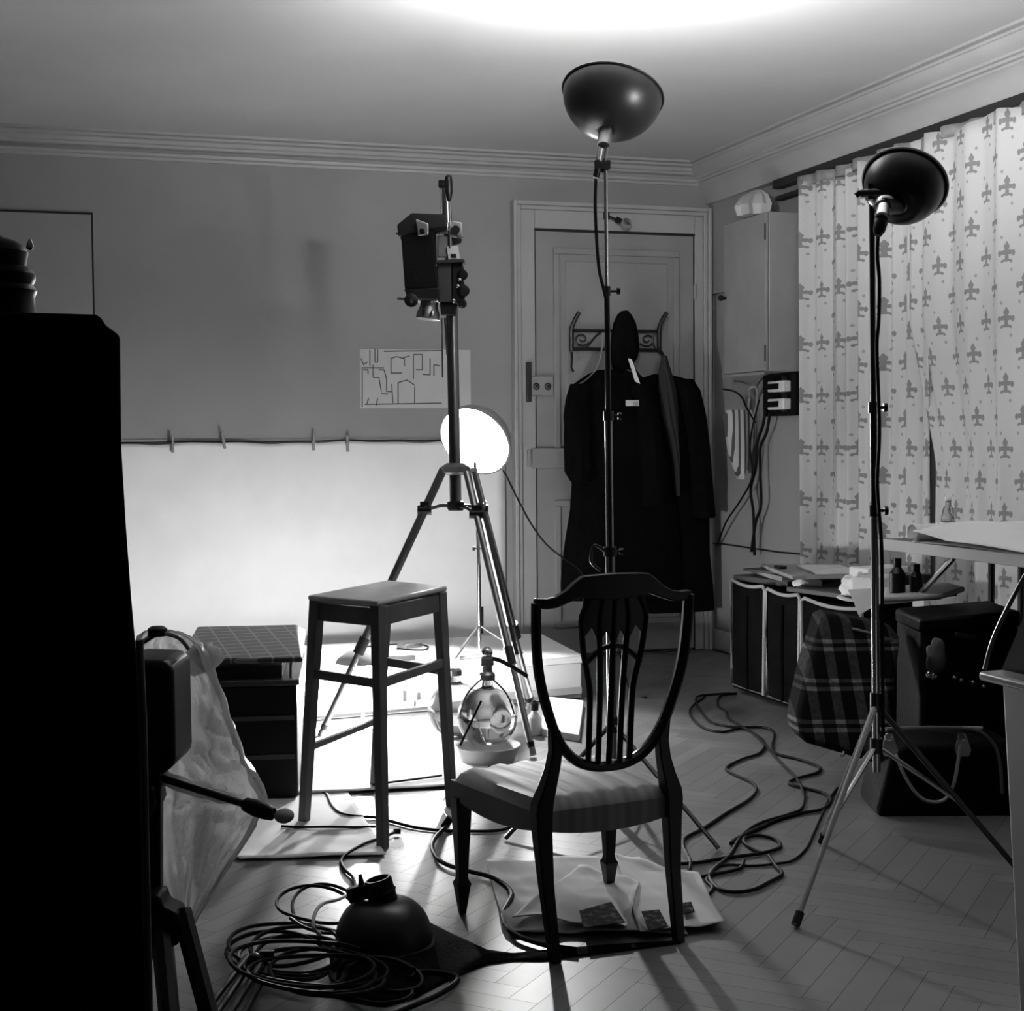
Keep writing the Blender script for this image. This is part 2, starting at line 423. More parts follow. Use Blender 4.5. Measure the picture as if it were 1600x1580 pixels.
# ------------------------------------------------------------ fuse cupboard on the right wall
yc = onX(1252, 450, XR).y
xc = onY(1196, 450, yc).x
yf = onX(1131, 450, xc).y
zt = onY(1196, 330, yc).z; zb = onY(1196, 580, yc).z
print('cupboard', xc, yc, yf, zb, zt)
t = T('wall_cupboard', 'pale painted fuse cupboard hung on the right wall near the corner', 'cupboard', V(xc, yc, zb))
part('body', MB().aab(xc + .02, XR, yc, yf, zb, zt), M_enamel, t, bevel=.004)
dd = part('door', MB().aab(xc, xc + .018, yc + .004, yf - .002, zb + .004, zt - .004), M_enamel, t, bevel=.003)
kn = onX(1134, 466, xc)
part('knob', MB().cyl(kn, kn - V(.02, 0, 0), .008).ball(kn - V(.028, 0, 0), .016), M_black, dd, label='small black knob')
for zz in (zt - .1, zb + .09): part('hinge', MB().cyl(V(xc - .002, yc + .001, zz - .04), V(xc - .002, yc + .001, zz + .04), .0045, n=8), M_dark_steel, dd)
part('bottom_rail', MB().aab(xc - .004, xc + .02, yc + .05, yf, zb - .014, zb - .001), M_enamel, t)
# crumpled things on the cupboard
zq = zt
mbp = MB(); mbp.loft([(3.50, yc + .16, zq, .075, .09), (3.50, yc + .16, zq + .05, .09, .1), (3.51, yc + .17, zq + .10, .06, .08), (3.52, yc + .17, zq + .13, .02, .03)], 24, .12, 5, 1)
S('paper_bag', mbp, mat('crumpled_paper', .45, .8, bump=.6, bscale=18), 'crumpled pale paper bag on top of the fuse cupboard', 'paper bag')
mbp = MB(); mbp.lathe((3.60, yc + .40, zq + .0005), (0, 0, 1), [(.03, 0), (.035, .02), (.035, .09), (.02, .11), (.02, .13)]); S('tin', mbp, M_black, 'dark tin standing on the fuse cupboard beside the paper bag', 'tin')
# switch board below
b0 = onX(1192, 600, XR - .03); b1 = onX(1243, 600, XR - .03)
zz1 = zb - .0; zz0 = onX(1220, 650, XR - .03).z
t = T('switch_board', 'dark meter board with two pale switches under the fuse cupboard', 'switch board', V(XR, (b0.y + b1.y) / 2, zz0))
part('board', MB().aab(XR - .03, XR, b1.y, b0.y, zz0, zz1 - .005), M_blackm, t, bevel=.003)
part('rail', MB().aab(XR - .045, XR - .03, b1.y + .09, b1.y + .12, zz0 + .02, zz1 - .02), M_dsteel, t)
for py in (603, 631):
    c0 = onX(1228, py, XR - .06); c1 = onX(1203, py, XR - .06)
    sw = part('switch', MB().aab(XR - .075, XR - .03, c0.y, c1.y, c0.z - .028, c0.z + .028), M_card, t, bevel=.006, label='pale switch with black face')
    part('switch_slot', MB().aab(XR - .08, XR - .074, c0.y + .05, c1.y + .01, c0.z - .014, c0.z + .014), M_black, sw)
# striped cloth hanging under it
pc = onX(1160, 700, 3.45)
rings = []
for y_, xl, xr in ((641, 1133, 1176), (650, 1130, 1184), (670, 1131, 1184), (690, 1135, 1181), (710, 1139, 1174), (730, 1146, 1167), (742, 1151, 1162), (749, 1155, 1158)):
    a = dp(xl, y_, 8.0); b = dp(xr, y_, 8.0); c = (a + b) / 2
    rings.append((c.x, c.y, c.z, (b - a).length / 2, .045))
tw = S('striped_cloth', MB().loft(rings[::-1], 40, .07, 4, 2), M_towel, 'striped cloth bag gathered to a point hanging under the switch board', 'cloth bag')
h0 = onX(1182, 606, XR - .07)
sc = MB(); a = dp(1168, 645, 7.97); b = dp(1180, 645, 7.97)
sc.tube(smooth([a, dp(1171, 622, 8.0), h0 + V(-.01, .05, 0), h0, dp(1183, 628, 7.98), dp(1178, 652, 7.95), dp(1172, 700, 7.94)]), .007, 8)
S('hanging_strap', sc, M_pipe, 'pale strap looped from the switches into the striped cloth bag', 'strap')
for k, (path, lab) in enumerate((
    ([(1196, 640), (1192, 665), (1184, 690), (1181, 730), (1173, 765), (1177, 800), (1178, 840), (1179, 868)], 'black cable dropping straight from the switch board to the trunks'),
    ([(1203, 645), (1198, 675), (1188, 700), (1188, 740), (1189, 790), (1181, 815), (1174, 862)], 'black cable bowing right below the switch board'),
    ([(1186, 625), (1172, 690), (1175, 745), (1155, 785), (1135, 815), (1120, 852)], 'thin black cable slanting left from the switch board towards the coats'),
    ([(1130, 608), (1148, 612), (1160, 622), (1166, 636), (1180, 660)], 'short black cable arching into the striped cloth bag'))):
    pts = [onX(x, y, XR - .05 - .012 * k) for x, y in path]
    if k == 2: pts[-1] = onX(1121, 852, XR - .03)
    S('hanging_cable', MB().tube(smooth(pts), .008 if k < 2 else .005, 8), M_cable, lab, 'cable')

# ------------------------------------------------------------ curtains
def curtain(name, y0, y1, z0, z1, x0, amp, nf, seed, lab, edge=None):
    random.seed(seed); L = abs(y1 - y0)
    def fn(u, v):
        y = y0 + (y1 - y0) * u; z = z1 + (z0 - z1) * v
        ph = u * nf * 2 * pi + .8 * sin(u * 9 + seed) + .25 * sin(v * 3 + u * 5)
        am = amp * (1 + .5 * sin(u * 13 + seed)) * (1.15 - .35 * v)
        x = x0 + am * (sin(ph) + .25 * sin(ph * 2.3 + seed))
        zz = z + (.012 * sin(ph * .5) if v < .02 else 0)
        if edge: y += edge(v) * max(0, 1 - u * 5)
        return (x, y, zz)
    mb = MB().grid(fn, 260, 40, lambda u, v: (u * L * 1.12, (1 - v) * (z1 - z0)))
    return S(name, mb, M_curt, lab, 'curtain', solid=.002, group=None)
ysp = onX(1432, 500, 3.60).y
ye = onX(1254, 450, 3.62).y
print('curtain', ye, ysp)
curtain('curtain', ye, ysp - .12, .08, 2.425, 3.612, .026, 9, 1, 'left fleur patterned curtain hanging in narrow folds beside the fuse cupboard')
curtain('curtain', ysp + .02, 2.2, .08, 2.44, 3.575, .024, 15, 3, 'right fleur patterned curtain, broad and brightly lit, behind the table',
        edge=lambda v: -.20 * min(1, max(0, (v - .32) / .25)))
hd = MB()
def head(u, v):
    y = ye + (2.2 - ye) * u
    return (3.60 - .02 * sin(u * 160) - .012 * sin(u * 71), y, 2.455 - .05 * v + .006 * sin(u * 47))
hd.grid(head, 300, 2, lambda u, v: (u * 5, v * .1))
S('curtain_heading', hd, mat('heading_tape', .22, .85, var=.3, vscale=20), 'gathered dark heading tape along the top of the curtains', 'curtain heading', solid=.003)

# ------------------------------------------------------------ white paper backdrop on the wall
pa = onY(195, 693, YB); pb2 = onY(787, 691, YB)
bx0, bx1 = -.6, 2.43
def bd(u, v):
    x = bx0 + (bx1 - bx0) * u
    zt_ = 1.186 + .004 * sin(x * 9) - .003 * sin(x * 23)
    s_ = v * 1.28; h = zt_ - .25
    if s_ < h: z = zt_ - s_; y = YB - .022 - .004 * sin(x * 5 + z * 3)
    else:
        r = .25; a = min((s_ - h) / r, pi / 2); z = .25 - r * sin(a) + .004; y = YB - .022 - r * (1 - cos(a)) - max(0, s_ - h - r * pi / 2)
    return (x, y, z)
S('paper_backdrop', MB().grid(bd, 60, 60), M_white, 'wide white paper backdrop pegged to a string on the back wall', 'backdrop', solid=.002)
S('backdrop_string', MB().tube([V(bx0, YB - .02, 1.196)] + [V(x, YB - .026, 1.193 - .002 * sin(x * 7)) for x in np.linspace(bx0 + .05, 2.44, 20)], .002, 6), M_cable,
  'dark string carrying the white backdrop', 'string')
for k, (px, py, lean, lab) in enumerate(((270, 694, .0, 'wooden clothes peg on the backdrop, first from the left'), (349, 688, .18, 'wooden clothes peg leaning sideways on the backdrop, second from the left'),
                                    (490, 691, 0, 'wooden clothes peg on the backdrop, third from the left'), (543, 693, .05, 'wooden clothes peg on the backdrop nearest the tripod'))):
    c = onY(px, py, YB - .04); t = T('clothes_peg', lab, 'clothes peg', c - V(0, 0, .04), 'pegs holding the backdrop')
    d = V(-sin(lean), 0, cos(lean)); sd = V(cos(lean), 0, sin(lean))
    for s_ in (-1, 1):
        part('peg_half', MB().box(c + V(0, s_ * .006, 0), (.012, .007, .085), sd, V(0, 1, 0)), mat('peg_wood', .25, .6), t, bevel=.002)
    part('spring', MB().cyl(c - sd * .009, c + sd * .009, .006, n=8), M_dsteel, t)

# wall plan
m0 = onY(563, 638, YB - .004); m1 = onY(735, 547, YB - .004)
t = T('wall_plan', 'hand-drawn plan in thin dark lines pinned on the wall behind the tripod', 'drawing', V((m0.x + m1.x) / 2, YB - .003, m0.z))
part('sheet', MB().aab(m0.x, m1.x, YB - .004, YB - .0005, m0.z, m1.z), mat('plan_paper', .50, .8, var=.06, vscale=8), t)
lines = [[(578, 547), (578, 572)], [(586, 545), (586, 566), (590, 566), (590, 546)], [(564, 560), (568, 570), (574, 566)], [(565, 575), (600, 575)], [(600, 549), (690, 548)],
         [(565, 578), (575, 578), (575, 584)], [(583, 570), (583, 590), (592, 590), (596, 612)], [(592, 578), (600, 578), (604, 592), (604, 612), (612, 612)],
         [(611, 560), (611, 583), (628, 583)], [(611, 560), (620, 557), (632, 561), (632, 572)], [(646, 592), (646, 554), (660, 554), (660, 578), (650, 578)],
         [(660, 585), (672, 586), (672, 560)], [(678, 588), (678, 570), (688, 572)], [(622, 632), (622, 598), (636, 594), (648, 602)], [(648, 604), (648, 630)],
         [(573, 632), (576, 622)], [(588, 634), (590, 622)], [(570, 632), (690, 630)], [(566, 580), (566, 636)], [(596, 615), (606, 616)], [(612, 600), (614, 630)], [(628, 560), (640, 556)]]
mb = MB()
for ln in lines:
    pts = [onY(x, y, YB - .005) for x, y in ln]
    for a, b in zip(pts, pts[1:]): mb.cyl(a, b, .0028, n=5)
part('drawn_lines', mb, mat('plan_ink', .09, .8), t)
# ============================================================ LIGHT STANDS AND LAMPS
def dish(mb, c, ax, R, dep, neck=.03, th=.0025, n=44):
    """bowl opening along ax, rim centre at c"""
    ax = Vector(ax).normalized(); prof = []
    N = 12
    for i in range(N + 1):
        t_ = i / N; r = neck + (R - neck) * (sin(t_ * pi / 2) ** .9); h = -dep * (1 - (1 - cos(t_ * pi / 2)) ** .85)
        prof.append((r, h))
    prof.append((R + .004, -.003)); prof.append((R + .006, .001)); prof.append((R + .003, .004))
    outer = prof; inner = [(max(r - th, .001), h + th * .6) for r, h in prof[:N + 1]][::-1]
    mb.lathe(c, ax, outer + inner, n, cap0=False, cap1=False)
    return mb
def dish_liner(c, ax, R, dep, neck=.03, th=.004):
    ax = Vector(ax).normalized(); N = 12; prof = []
    for i in range(N + 1):
        t_ = i / N; prof.append((neck + (R - neck) * (sin(t_ * pi / 2) ** .9) - th, -dep * (1 - (1 - cos(t_ * pi / 2)) ** .85) + th))
    prof = [(.001, prof[0][1])] + prof
    return MB().lathe(c, ax, prof, 40, cap0=True, cap1=False)

# --- centre stand
B = dp(958, 1279, 4.75); B.z = 0
top = dp(946, 262, 4.75)
Bc = V(B.x, B.y, 0)
t = T('studio_lamp', 'tall thin-poled studio lamp behind the chair with its dish turned up to the ceiling', 'lamp', Bc)
def at_z(z): return Bc + (top - Bc) * (z / top.z)
z1 = dp(957, 650, 4.75).z; z2 = dp(950, 455, 4.75).z; z3 = dp(957, 862, 4.75).z
pole = part('pole', MB().cyl(at_z(.06), at_z(z3), .015).cyl(at_z(z3), at_z(z1), .012), M_dsteel, t)
part('pole_section', MB().cyl(at_z(z1 - .05), at_z(z2), .009), M_dark_steel, t)
part('pole_section', MB().cyl(at_z(z2 - .03), at_z(top.z + .02), .006), M_steel, t)
for z_, r in ((z1, .016), (z2, .012), (z3, .02)):
    c = at_z(z_); part('collar', MB().cyl(c - Zv * .015, c + Zv * .015, r), M_dark_steel, t)
    k = part('knob', MB().cyl(c, c + R0 * .035, .004, n=8).cyl(c + R0 * .03, c + R0 * .042, .011, n=10), M_black, t)
part('cord_hook', MB().tube(smooth([at_z(z3) - R0 * .015, at_z(z3) - R0 * .05 + Zv * .02, at_z(z3) - R0 * .06 - Zv * .03, at_z(z3) - R0 * .03 - Zv * .06]), .005, 8), M_dark_steel, t)
hinge = at_z(.30)
for fx, fy in ((1122, 1325), (790, 1310), None and (0, 0) or (965, 1215)):
    ft = fl(fx, fy, .008)
    part('leg', MB().cyl(hinge, ft, .008, .007, n=8), M_dark_steel, t)
    part('brace', MB().cyl(at_z(.12), hinge + (ft - hinge) * .5, .004, n=6), M_dark_steel, t)
part('leg_collar', MB().cyl(hinge - Zv * .03, hinge + Zv * .02, .02), M_dark_steel, t)
rc = dp(957.5, 148, 4.75); ax = (Zv + R0 * .20 + F0 * .42).normalized(); R_ = .158
nk = rc - ax * .135
part('reflector', dish(MB(), rc, ax, R_, .135, .03), M_dish, t)
part('reflector_lining', dish_liner(rc, ax, R_, .135), M_dishin, t)
part('bulb', MB().ball(rc - ax * .035, .034), M_bulb3, t)
e = dp(939, 252, 4.75)
part('neck', MB().cyl(nk + ax * .012, nk - ax * .055, .024, .021), M_dsteel, t)
part('socket', MB().cyl(nk - ax * .05, e, .019, .016), M_steel, t)
part('clamp', MB().cyl(e, dp(946, 268, 4.75), .012).box(dp(941, 258, 4.75), (.05, .03, .025), R0, F0), M_dark_steel, t)
part('plug', MB().cyl(e + Zv * .02, dp(931, 278, 4.75), .014, .010), M_black, t)
pts = [dp(x, y, D) for x, y, D in ((931, 280, 4.75), (930, 320, 4.75), (932, 370, 4.75), (936, 420, 4.74), (944, 455, 4.73), (949, 480, 4.73))] + [at_z(z) - F0 * .022 for z in (1.5, 1.3, 1.1, .9, .7, .45)]
S('lamp_cable', MB().tube(smooth(pts), .0055, 8), M_cable, 'black cable running from the upturned dish down its stand', 'cable')

# --- right stand
Bc2 = dp(1371, 1380, 4.03); Bc2.z = 0
topR = dp(1362, 300, 4.03)
def rz(z): return Bc2 + (topR - Bc2) * (z / topR.z)
t = T('studio_lamp', 'silver-poled studio lamp at right with black dish turned away towards the curtains', 'lamp', Bc2)
zs = [dp(1366, y, 4.03).z for y in (1100, 798, 637)]
part('pole', MB().cyl(rz(.30), rz(zs[1]), .0105), M_steel, t)
part('pole_section', MB().cyl(rz(zs[1] - .02), rz(zs[2]), .0095), M_dark_steel, t)
part('pole_section', MB().cyl(rz(zs[2] - .02), topR + Zv * .02, .0075), M_dark_steel, t)
for z_ in zs[1:]:
    c = rz(z_); part('collar', MB().cyl(c - Zv * .015, c + Zv * .015, .014), M_dark_steel, t)
    part('knob', MB().cyl(c, c + R0 * .03, .004, n=8).cyl(c + R0 * .026, c + R0 * .036, .012, n=10), M_black, t)
hinge = rz(zs[0])
part('leg_collar', MB().cyl(hinge - Zv * .02, hinge + Zv * .03, .016), M_dark_steel, t)
part('leg_collar', MB().cyl(rz(.37) - Zv * .02, rz(.37) + Zv * .02, .017), M_dark_steel, t)
for fx, fy in ((1243, 1445), (1283, 1315), (1625, 1400)):
    ft = fl(fx, fy, .008); st = hinge
    part('leg', MB().tube([st, ft], [.0085, .0075], 8), M_steel if fx != 1625 else M_dark_steel, t)
    part('brace', MB().cyl(rz(.37), st + (ft - st) * .52, .006, n=6), M_steel, t)
    part('rubber_foot', MB().cyl(ft + (st - ft) * .05, ft, .012, n=8), M_black, t)
rc = dp(1414, 287, 4.03); ax = (Fw * .60 + Rt * .37 + Up * .72).normalized(); R_ = .107; nk = rc - ax * .105
part('reflector', dish(MB(), rc, ax, R_, .105, .03), mat('dish_black', .02, .28, metal=.3), t)
part('reflector_lining', dish_liner(rc, ax, R_, .105), M_dishin, t)
part('rim', MB().tube([rc + (ax.orthogonal().normalized() * cos(a) + ax.cross(ax.orthogonal().normalized()) * sin(a)) * (R_ + .006) for a in [i * pi / 24 for i in range(48)]], .0035, 6, True), M_card, t)  # pale colour puts the lit edge of the dish into the rim
part('bulb', MB().ball(rc - ax * .03, .032), M_bulb4, t)
part('neck', MB().cyl(nk + ax * .01, dp(1381, 322, 3.93), .026, .022), M_dark_steel, t)
part('neck_ring', MB().cyl(dp(1385, 318, 3.955), dp(1383, 325, 3.945), .029), M_dsteel, t)
part('socket', MB().cyl(dp(1381, 325, 3.93), dp(1378, 340, 3.9), .018), M_steel, t)
part('plug', MB().lathe(dp(1379, 338, 3.91), dp(1371, 370, 3.9) - dp(1379, 338, 3.91), [(.012, 0), (.018, .015), (.016, .04), (.009, .055)], 16), M_black, t)
part('clamp', MB().cyl(dp(1346, 302, 4.0), dp(1378, 300, 3.97), .011).box(dp(1363, 300, 4.0), (.03, .03, .04), R0, F0).cyl(dp(1336, 307, 4.0), dp(1344, 300, 4.0), .008), M_dark_steel, t)
pts = [dp(x, y, 3.97) for x, y in ((1372, 368), (1371, 400), (1374, 440), (1373, 500), (1370, 540), (1372, 600), (1374, 680), (1371, 760))] + [rz(z) + V(.012, -.015, 0) for z in (.9, .7, .5, .4)]
S('lamp_cable', MB().tube(smooth(pts), .005, 8), M_cable, 'black cable hanging down the right-hand stand', 'cable')

# --- flood lamp behind the tripod
FD = 6.95
Bc3 = dp(750, 1085, FD); Bc3.z = .203
lc = dp(742, 689, FD)
t = T('studio_lamp', 'blazing round flood lamp behind the tripod column on a thin stand', 'lamp', Bc3)
part('pole', MB().cyl(Bc3 + Zv * .03, V(Bc3.x, Bc3.y, .62), .009).cyl(V(Bc3.x, Bc3.y, .6), lc - Zv * .10, .008), M_steel, t)
c = dp(741, 857, FD); part('knob', MB().cyl(c, c + R0 * .03, .004).cyl(c - R0 * .008, c + R0 * .004, .011), M_black, t)
part('side_rod', MB().cyl(dp(753.5, 948, FD), dp(753.5, 990, FD), .006), M_dark_steel, t)
for k in range(3):
    a = radians(100 + 120 * k); part('leg', MB().cyl(V(Bc3.x, Bc3.y, .34), V(Bc3.x + .2 * cos(a), Bc3.y + .2 * sin(a), .209), .005, n=8), M_steel, t)
ax = (-F0 * .93 - Zv * .60 - R0 * .50).normalized()
part('reflector', dish(MB(), lc, ax, .175, .14, .03), M_enamel, t)
part('reflector_lining', dish_liner(lc, ax, .175, .14), M_dishin, t)
part('bulb', MB().ball(lc - ax * .09, .036), M_bulb1, t)
part('socket', MB().cyl(lc - ax * .10, lc - ax * .19, .025), M_black, t)
part('bracket', MB().tube([lc - ax * .12, lc - ax * .12 - Zv * .09, lc - Zv * .11], .008, 8), M_dark_steel, t)
pts = [dp(784, 728, FD), dp(792, 745, FD), dp(810, 782, FD), dp(832, 822, FD), dp(855, 852, FD), dp(880, 872, FD), dp(905, 890, FD + .1), dp(930, 930, FD + .2), dp(960, 990, FD + .2)]
pts.append(fl(985, 1080, .008)); pts.append(fl(1010, 1090, .008)); pts.insert(0, lc - ax * .19)
S('lamp_cable', MB().tube(smooth(pts), .0045, 8), M_cable, 'dark cable sagging rightwards from the flood lamp past the door', 'cable')

# --- low bare bulb behind the stool
lb = dp(566, 1058, 6.2)
t = T('floor_lamp', 'low bare glaring bulb lamp seen through the stool legs', 'lamp', V(lb.x, lb.y, 0))
part('bulb', MB().ball(lb, .058), M_bulb2, t)
part('added_shade', MB().lathe(lb + Zv * .062, Zv, [(.11, 0), (.10, .016), (.06, .045), (.015, .055), (.015, .053), (.058, .042), (.098, .014), (.108, 0)], 32, cap0=False, cap1=False), M_card, t)  # cap added over the bulb to keep its light off upper wall and ceiling
part('socket', MB().cyl(lb - Zv * .05, lb - Zv * .11, .022), M_card, t)
part('stem', MB().cyl(lb - Zv * .1, V(lb.x, lb.y, .02), .01), M_steel, t)
part('base', MB().lathe(V(lb.x, lb.y, .004), Zv, [(.07, 0), (.07, .012), (.03, .025), (.012, .03)]), M_card, t)

# ============================================================ CAMERA TRIPOD
TD = 6.1
tb = dp(714, 1143, TD); tb.z = 0
ctop = dp(695.5, 285, TD)
t = T('tripod', 'large wooden and metal camera tripod with a tall centre column', 'tripod', tb)
tripod_t = t
def cz(px, py, D=TD): return dp(px, py, D)
M_colm = mat('column_metal', .20, .3, 1)
part('column', MB().cyl(cz(712, 792), cz(706, 480), .024).cyl(cz(706, 500), cz(696.5, 283), .018), M_colm, t)
part('column_edge', MB().cyl(cz(690, 288), cz(690.5, 360), .004), M_steel, t)
part('column_cap', MB().box(cz(692, 288), (.035, .04, .03), R0, F0), M_black, t, bevel=.004)
part('brace_tube', MB().cyl(cz(697, 497), cz(701, 555), .010, n=10).cyl(cz(690.5, 497), cz(691.5, 590), .003, n=8), M_steel, t)
sh = cz(712, 735)
part('shoulder', MB().lathe(sh - Zv * .02, Zv, [(.03, 0), (.055, .012), (.06, .035), (.035, .05)]), M_dsteel, t)
feet = {'l': fl(500, 1150, .01), 'r': fl(833, 1180, .01), 'b': fl(830, 1103, .01)}
hips = {'l': cz(693, 733, TD), 'r': cz(729, 738, TD - .05), 'b': cz(737, 735, TD + .07)}
mids = {}
for k, (r0, r1, mt_) in {'l': (.017, .013, M_dsteel), 'r': (.014, .013, M_dsteel), 'b': (.024, .019, M_steel)}.items():
    a, b = hips[k], feet[k]; j = a + (b - a) * .66
    lg = part('leg', MB().cyl(a, j, r0, r0).cyl(j, b, r1, r1), mt_, t)
    if k == 'r': part('leg_rail', MB().cyl(a + R0 * .03, j + R0 * .03, .008, n=8), M_dark_steel, lg)
    part('leg_joint', MB().cyl(j - (b - a).normalized() * .03, j + (b - a).normalized() * .04, r0 * 1.35), M_dark_steel, lg)
    part('rubber_foot', MB().cyl(b + (a - b).normalized() * .05, b, r1 * 1.15, r1 * .8), M_black, lg)
    mids[k] = a + (b - a) * .155
hub = cz(712, 790)
part('spreader_hub', MB().lathe(hub - Zv * .02, Zv, [(.03, 0), (.035, .01), (.035, .035), (.02, .04)]), M_black, t)
for k in mids:
    part('spreader_arm', MB().tube([hub, (hub + mids[k]) / 2 + Zv * .008, mids[k]], .007, 8), M_dark_steel, t)
    part('spreader_knob', MB().cyl(mids[k] - R0 * .028, mids[k] + R0 * .028, .02).box(mids[k] + Zv * .01, (.035, .03, .05), R0, F0), M_black, t)
part('side_knob', MB().cyl(cz(745, 793), cz(756, 793), .02), M_black, t)

# camera and gear on the column
t = T('studio_camera', 'black studio camera hanging on the left of the tripod column', 'camera', cz(658, 470, TD - .02))
cb = TD + .02
part('bellows', MB().vprism([(631, 372), (682, 368), (684, 458), (637, 458)], cb, .17), M_blackm, t, bevel=.006)
part('rear_frame', MB().vprism([(626, 362), (648, 344), (700, 346), (702, 366), (655, 372), (628, 380)], cb + .02, .20), M_black, t, bevel=.006)
part('front_standard', MB().vprism([(636, 458), (690, 456), (690, 474), (642, 474)], cb, .17), M_black, t, bevel=.004)
part('chrome_plate', MB().vprism([(650, 343), (670, 350), (670, 368), (653, 370)], cb - .19, .02), M_steel, t, bevel=.004)
part('plate_knob', MB().cyl(dp(659, 361, cb - .22), dp(659, 361, cb - .24), .010), M_black, t)
part('lens', MB().lathe(dp(671, 472, cb - .10), dp(668, 500, cb - .10) - dp(671, 472, cb - .10), [(.036, 0), (.036, .02), (.046, .045), (.048, .07), (.042, .072)], 28), mat('lens_metal', .16, .25, .8), t)
part('lens_highlight_ring', MB().cyl(dp(676, 486, cb - .16), dp(675, 493, cb - .16), .008), M_steel, t)
part('focus_knob', MB().lathe(dp(643, 470, cb - .17), -F0, [(.024, 0), (.027, .01), (.027, .03), (.012, .035)]), M_black, t)
part('focus_cap', MB().lathe(dp(643, 470, cb - .205), -F0, [(.010, 0), (.008, .006)]), M_steel, t)
part('side_rod', MB().cyl(dp(621, 467, cb - .17), dp(643, 469, cb - .17), .006).cyl(dp(619, 365, cb - .06), dp(630, 365, cb - .06), .005), M_dark_steel, t)
t = tripod_t
hb = TD - .03
part('upper_clamp', MB().vprism([(681, 350), (702, 350), (702, 368), (681, 368)], hb, .06).vprism([(703, 347), (722, 350), (724, 372), (716, 374), (704, 366)], hb, .05), M_steel, t, bevel=.004)
part('clamp_knob', MB().cyl(dp(712, 359, hb - .05), dp(712, 359, hb - .09), .017), M_black, t)
part('clamp_lever', MB().vprism([(706, 373), (722, 375), (720, 381), (708, 384)], hb, .04), M_black, t, bevel=.003)
part('pan_rod', MB().cyl(dp(702.5, 312, hb - .06), dp(703.5, 388, hb - .06), .005, n=8), M_steel, t)
part('pan_grip', MB().lathe(dp(700.5, 274, hb - .06), dp(702, 314, hb - .06) - dp(700.5, 274, hb - .06), [(.008, 0), (.014, .006), (.016, .03), (.015, .07), (.008, .1), (.006, .104)], 16), M_black, t)
part('column_sleeve', MB().vprism([(684, 370), (700, 370), (700, 404), (684, 404)], hb, .04), M_dsteel, t, bevel=.004)
part('white_bracket', MB().vprism([(698, 388), (716, 386), (719, 407), (701, 408)], hb - .01, .05), M_card, t, bevel=.003)
part('bracket_window', MB().vprism([(705, 397), (713, 397), (713, 403), (705, 403)], hb - .061, .004), M_black, t)
part('flange', MB().vprism([(676, 411), (726, 409), (728, 413), (676, 416)], hb, .09), M_dark_steel, t)
part('gear_housing', MB().vprism([(684, 413), (706, 413), (707, 474), (685, 474)], hb, .07), mat('housing', .05, .4, .5), t, bevel=.004)
part('gear_body', MB().vprism([(706, 413), (722, 412), (728, 428), (724, 440), (729, 452), (726, 472), (716, 478), (706, 474)], hb, .06), M_black, t, bevel=.006)
for x_, y_, r_ in ((723, 430, .02), (725, 455, .022), (722, 475, .018)): part('gear_knob', MB().lathe(dp(x_, y_, hb - .06), -F0, [(r_, 0), (r_ * 1.05, .012), (r_ * .6, .02)]), M_black, t)
for x_, y_ in ((718, 437), (715, 447), (709, 470)): part('chrome_stud', MB().ball(dp(x_, y_, hb - .075), .009), M_steel, t)
part('lower_block', MB().vprism([(688, 474), (716, 474), (712, 494), (690, 494)], hb, .05), M_black, t, bevel=.004)

# ============================================================ STOOL
zs_ = .724
tc = [fl(484, 930, zs_), fl(590, 939, zs_), fl(696, 916, zs_), fl(604, 907, zs_)]
ctr = sum(tc, Vector()) / 4
ft = [fl(475, 1285), fl(598, 1325), V(1.285, 4.70, 0), V(1.11, 5.06, 0)]
t = T('stool', 'tall wooden stool with four splayed square legs and a slab seat', 'stool', V(ctr.x, ctr.y, 0))
def mid(a, b, f): return a + (b - a) * f
mb = MB(); top_o = [ctr + (p - ctr) * 1.03 for p in tc]
mb.prism([p - Zv * .016 for p in top_o], Zv * .016); part('seat', mb, mat('stool_seat', .55, .35, var=.2, vscale=5), t, bevel=.006)
tin = [ctr + (p - ctr) * .90 - Zv * .016 for p in tc]
legs = []
for k in range(4):
    a = tin[k]; b = ft[k]; legs.append((a, b))
    e = (tin[(k + 1) % 4] - tin[k - 1]).normalized(); e2 = (tin[k] - ctr); e2.z = 0; e2.normalize()
    x_ = (tin[1] - tin[0]).normalized(); y_ = Zv.cross(x_)
    h = .018; h2 = .014
    vv = [b + x_ * i * h2 + y_ * j * h2 for i, j in ((-1, -1), (1, -1), (1, 1), (-1, 1))] + [a + x_ * i * h + y_ * j * h for i, j in ((-1, -1), (1, -1), (1, 1), (-1, 1))]
    part('leg', MB().hexa(vv), M_stool, t, bevel=.003)
def on_leg(k, z): a, b = legs[k]; return b + (a - b) * (z / a.z)
def rail(k, l, z, hgt, w_=.018, name='stretcher'):
    a = on_leg(k, z); b = on_leg(l, z); d = (b - a).normalized()
    part(name, MB().box((a + b) / 2, ((b - a).length, w_, hgt), d, Zv.cross(d)), M_stool, t, bevel=.003)
for k in range(4): rail(k, (k + 1) % 4, .672, .055, .016, 'apron')
zl = dp(488, 1068, 4.65).z
rail(0, 1, dp(592, 1080, 4.4).z + .012, .028); rail(1, 2, dp(592, 1080, 4.4).z + .012, .028); rail(2, 3, dp(692, 1058, 4.75).z, .028); rail(3, 0, dp(490, 1158, 4.8).z, .020)

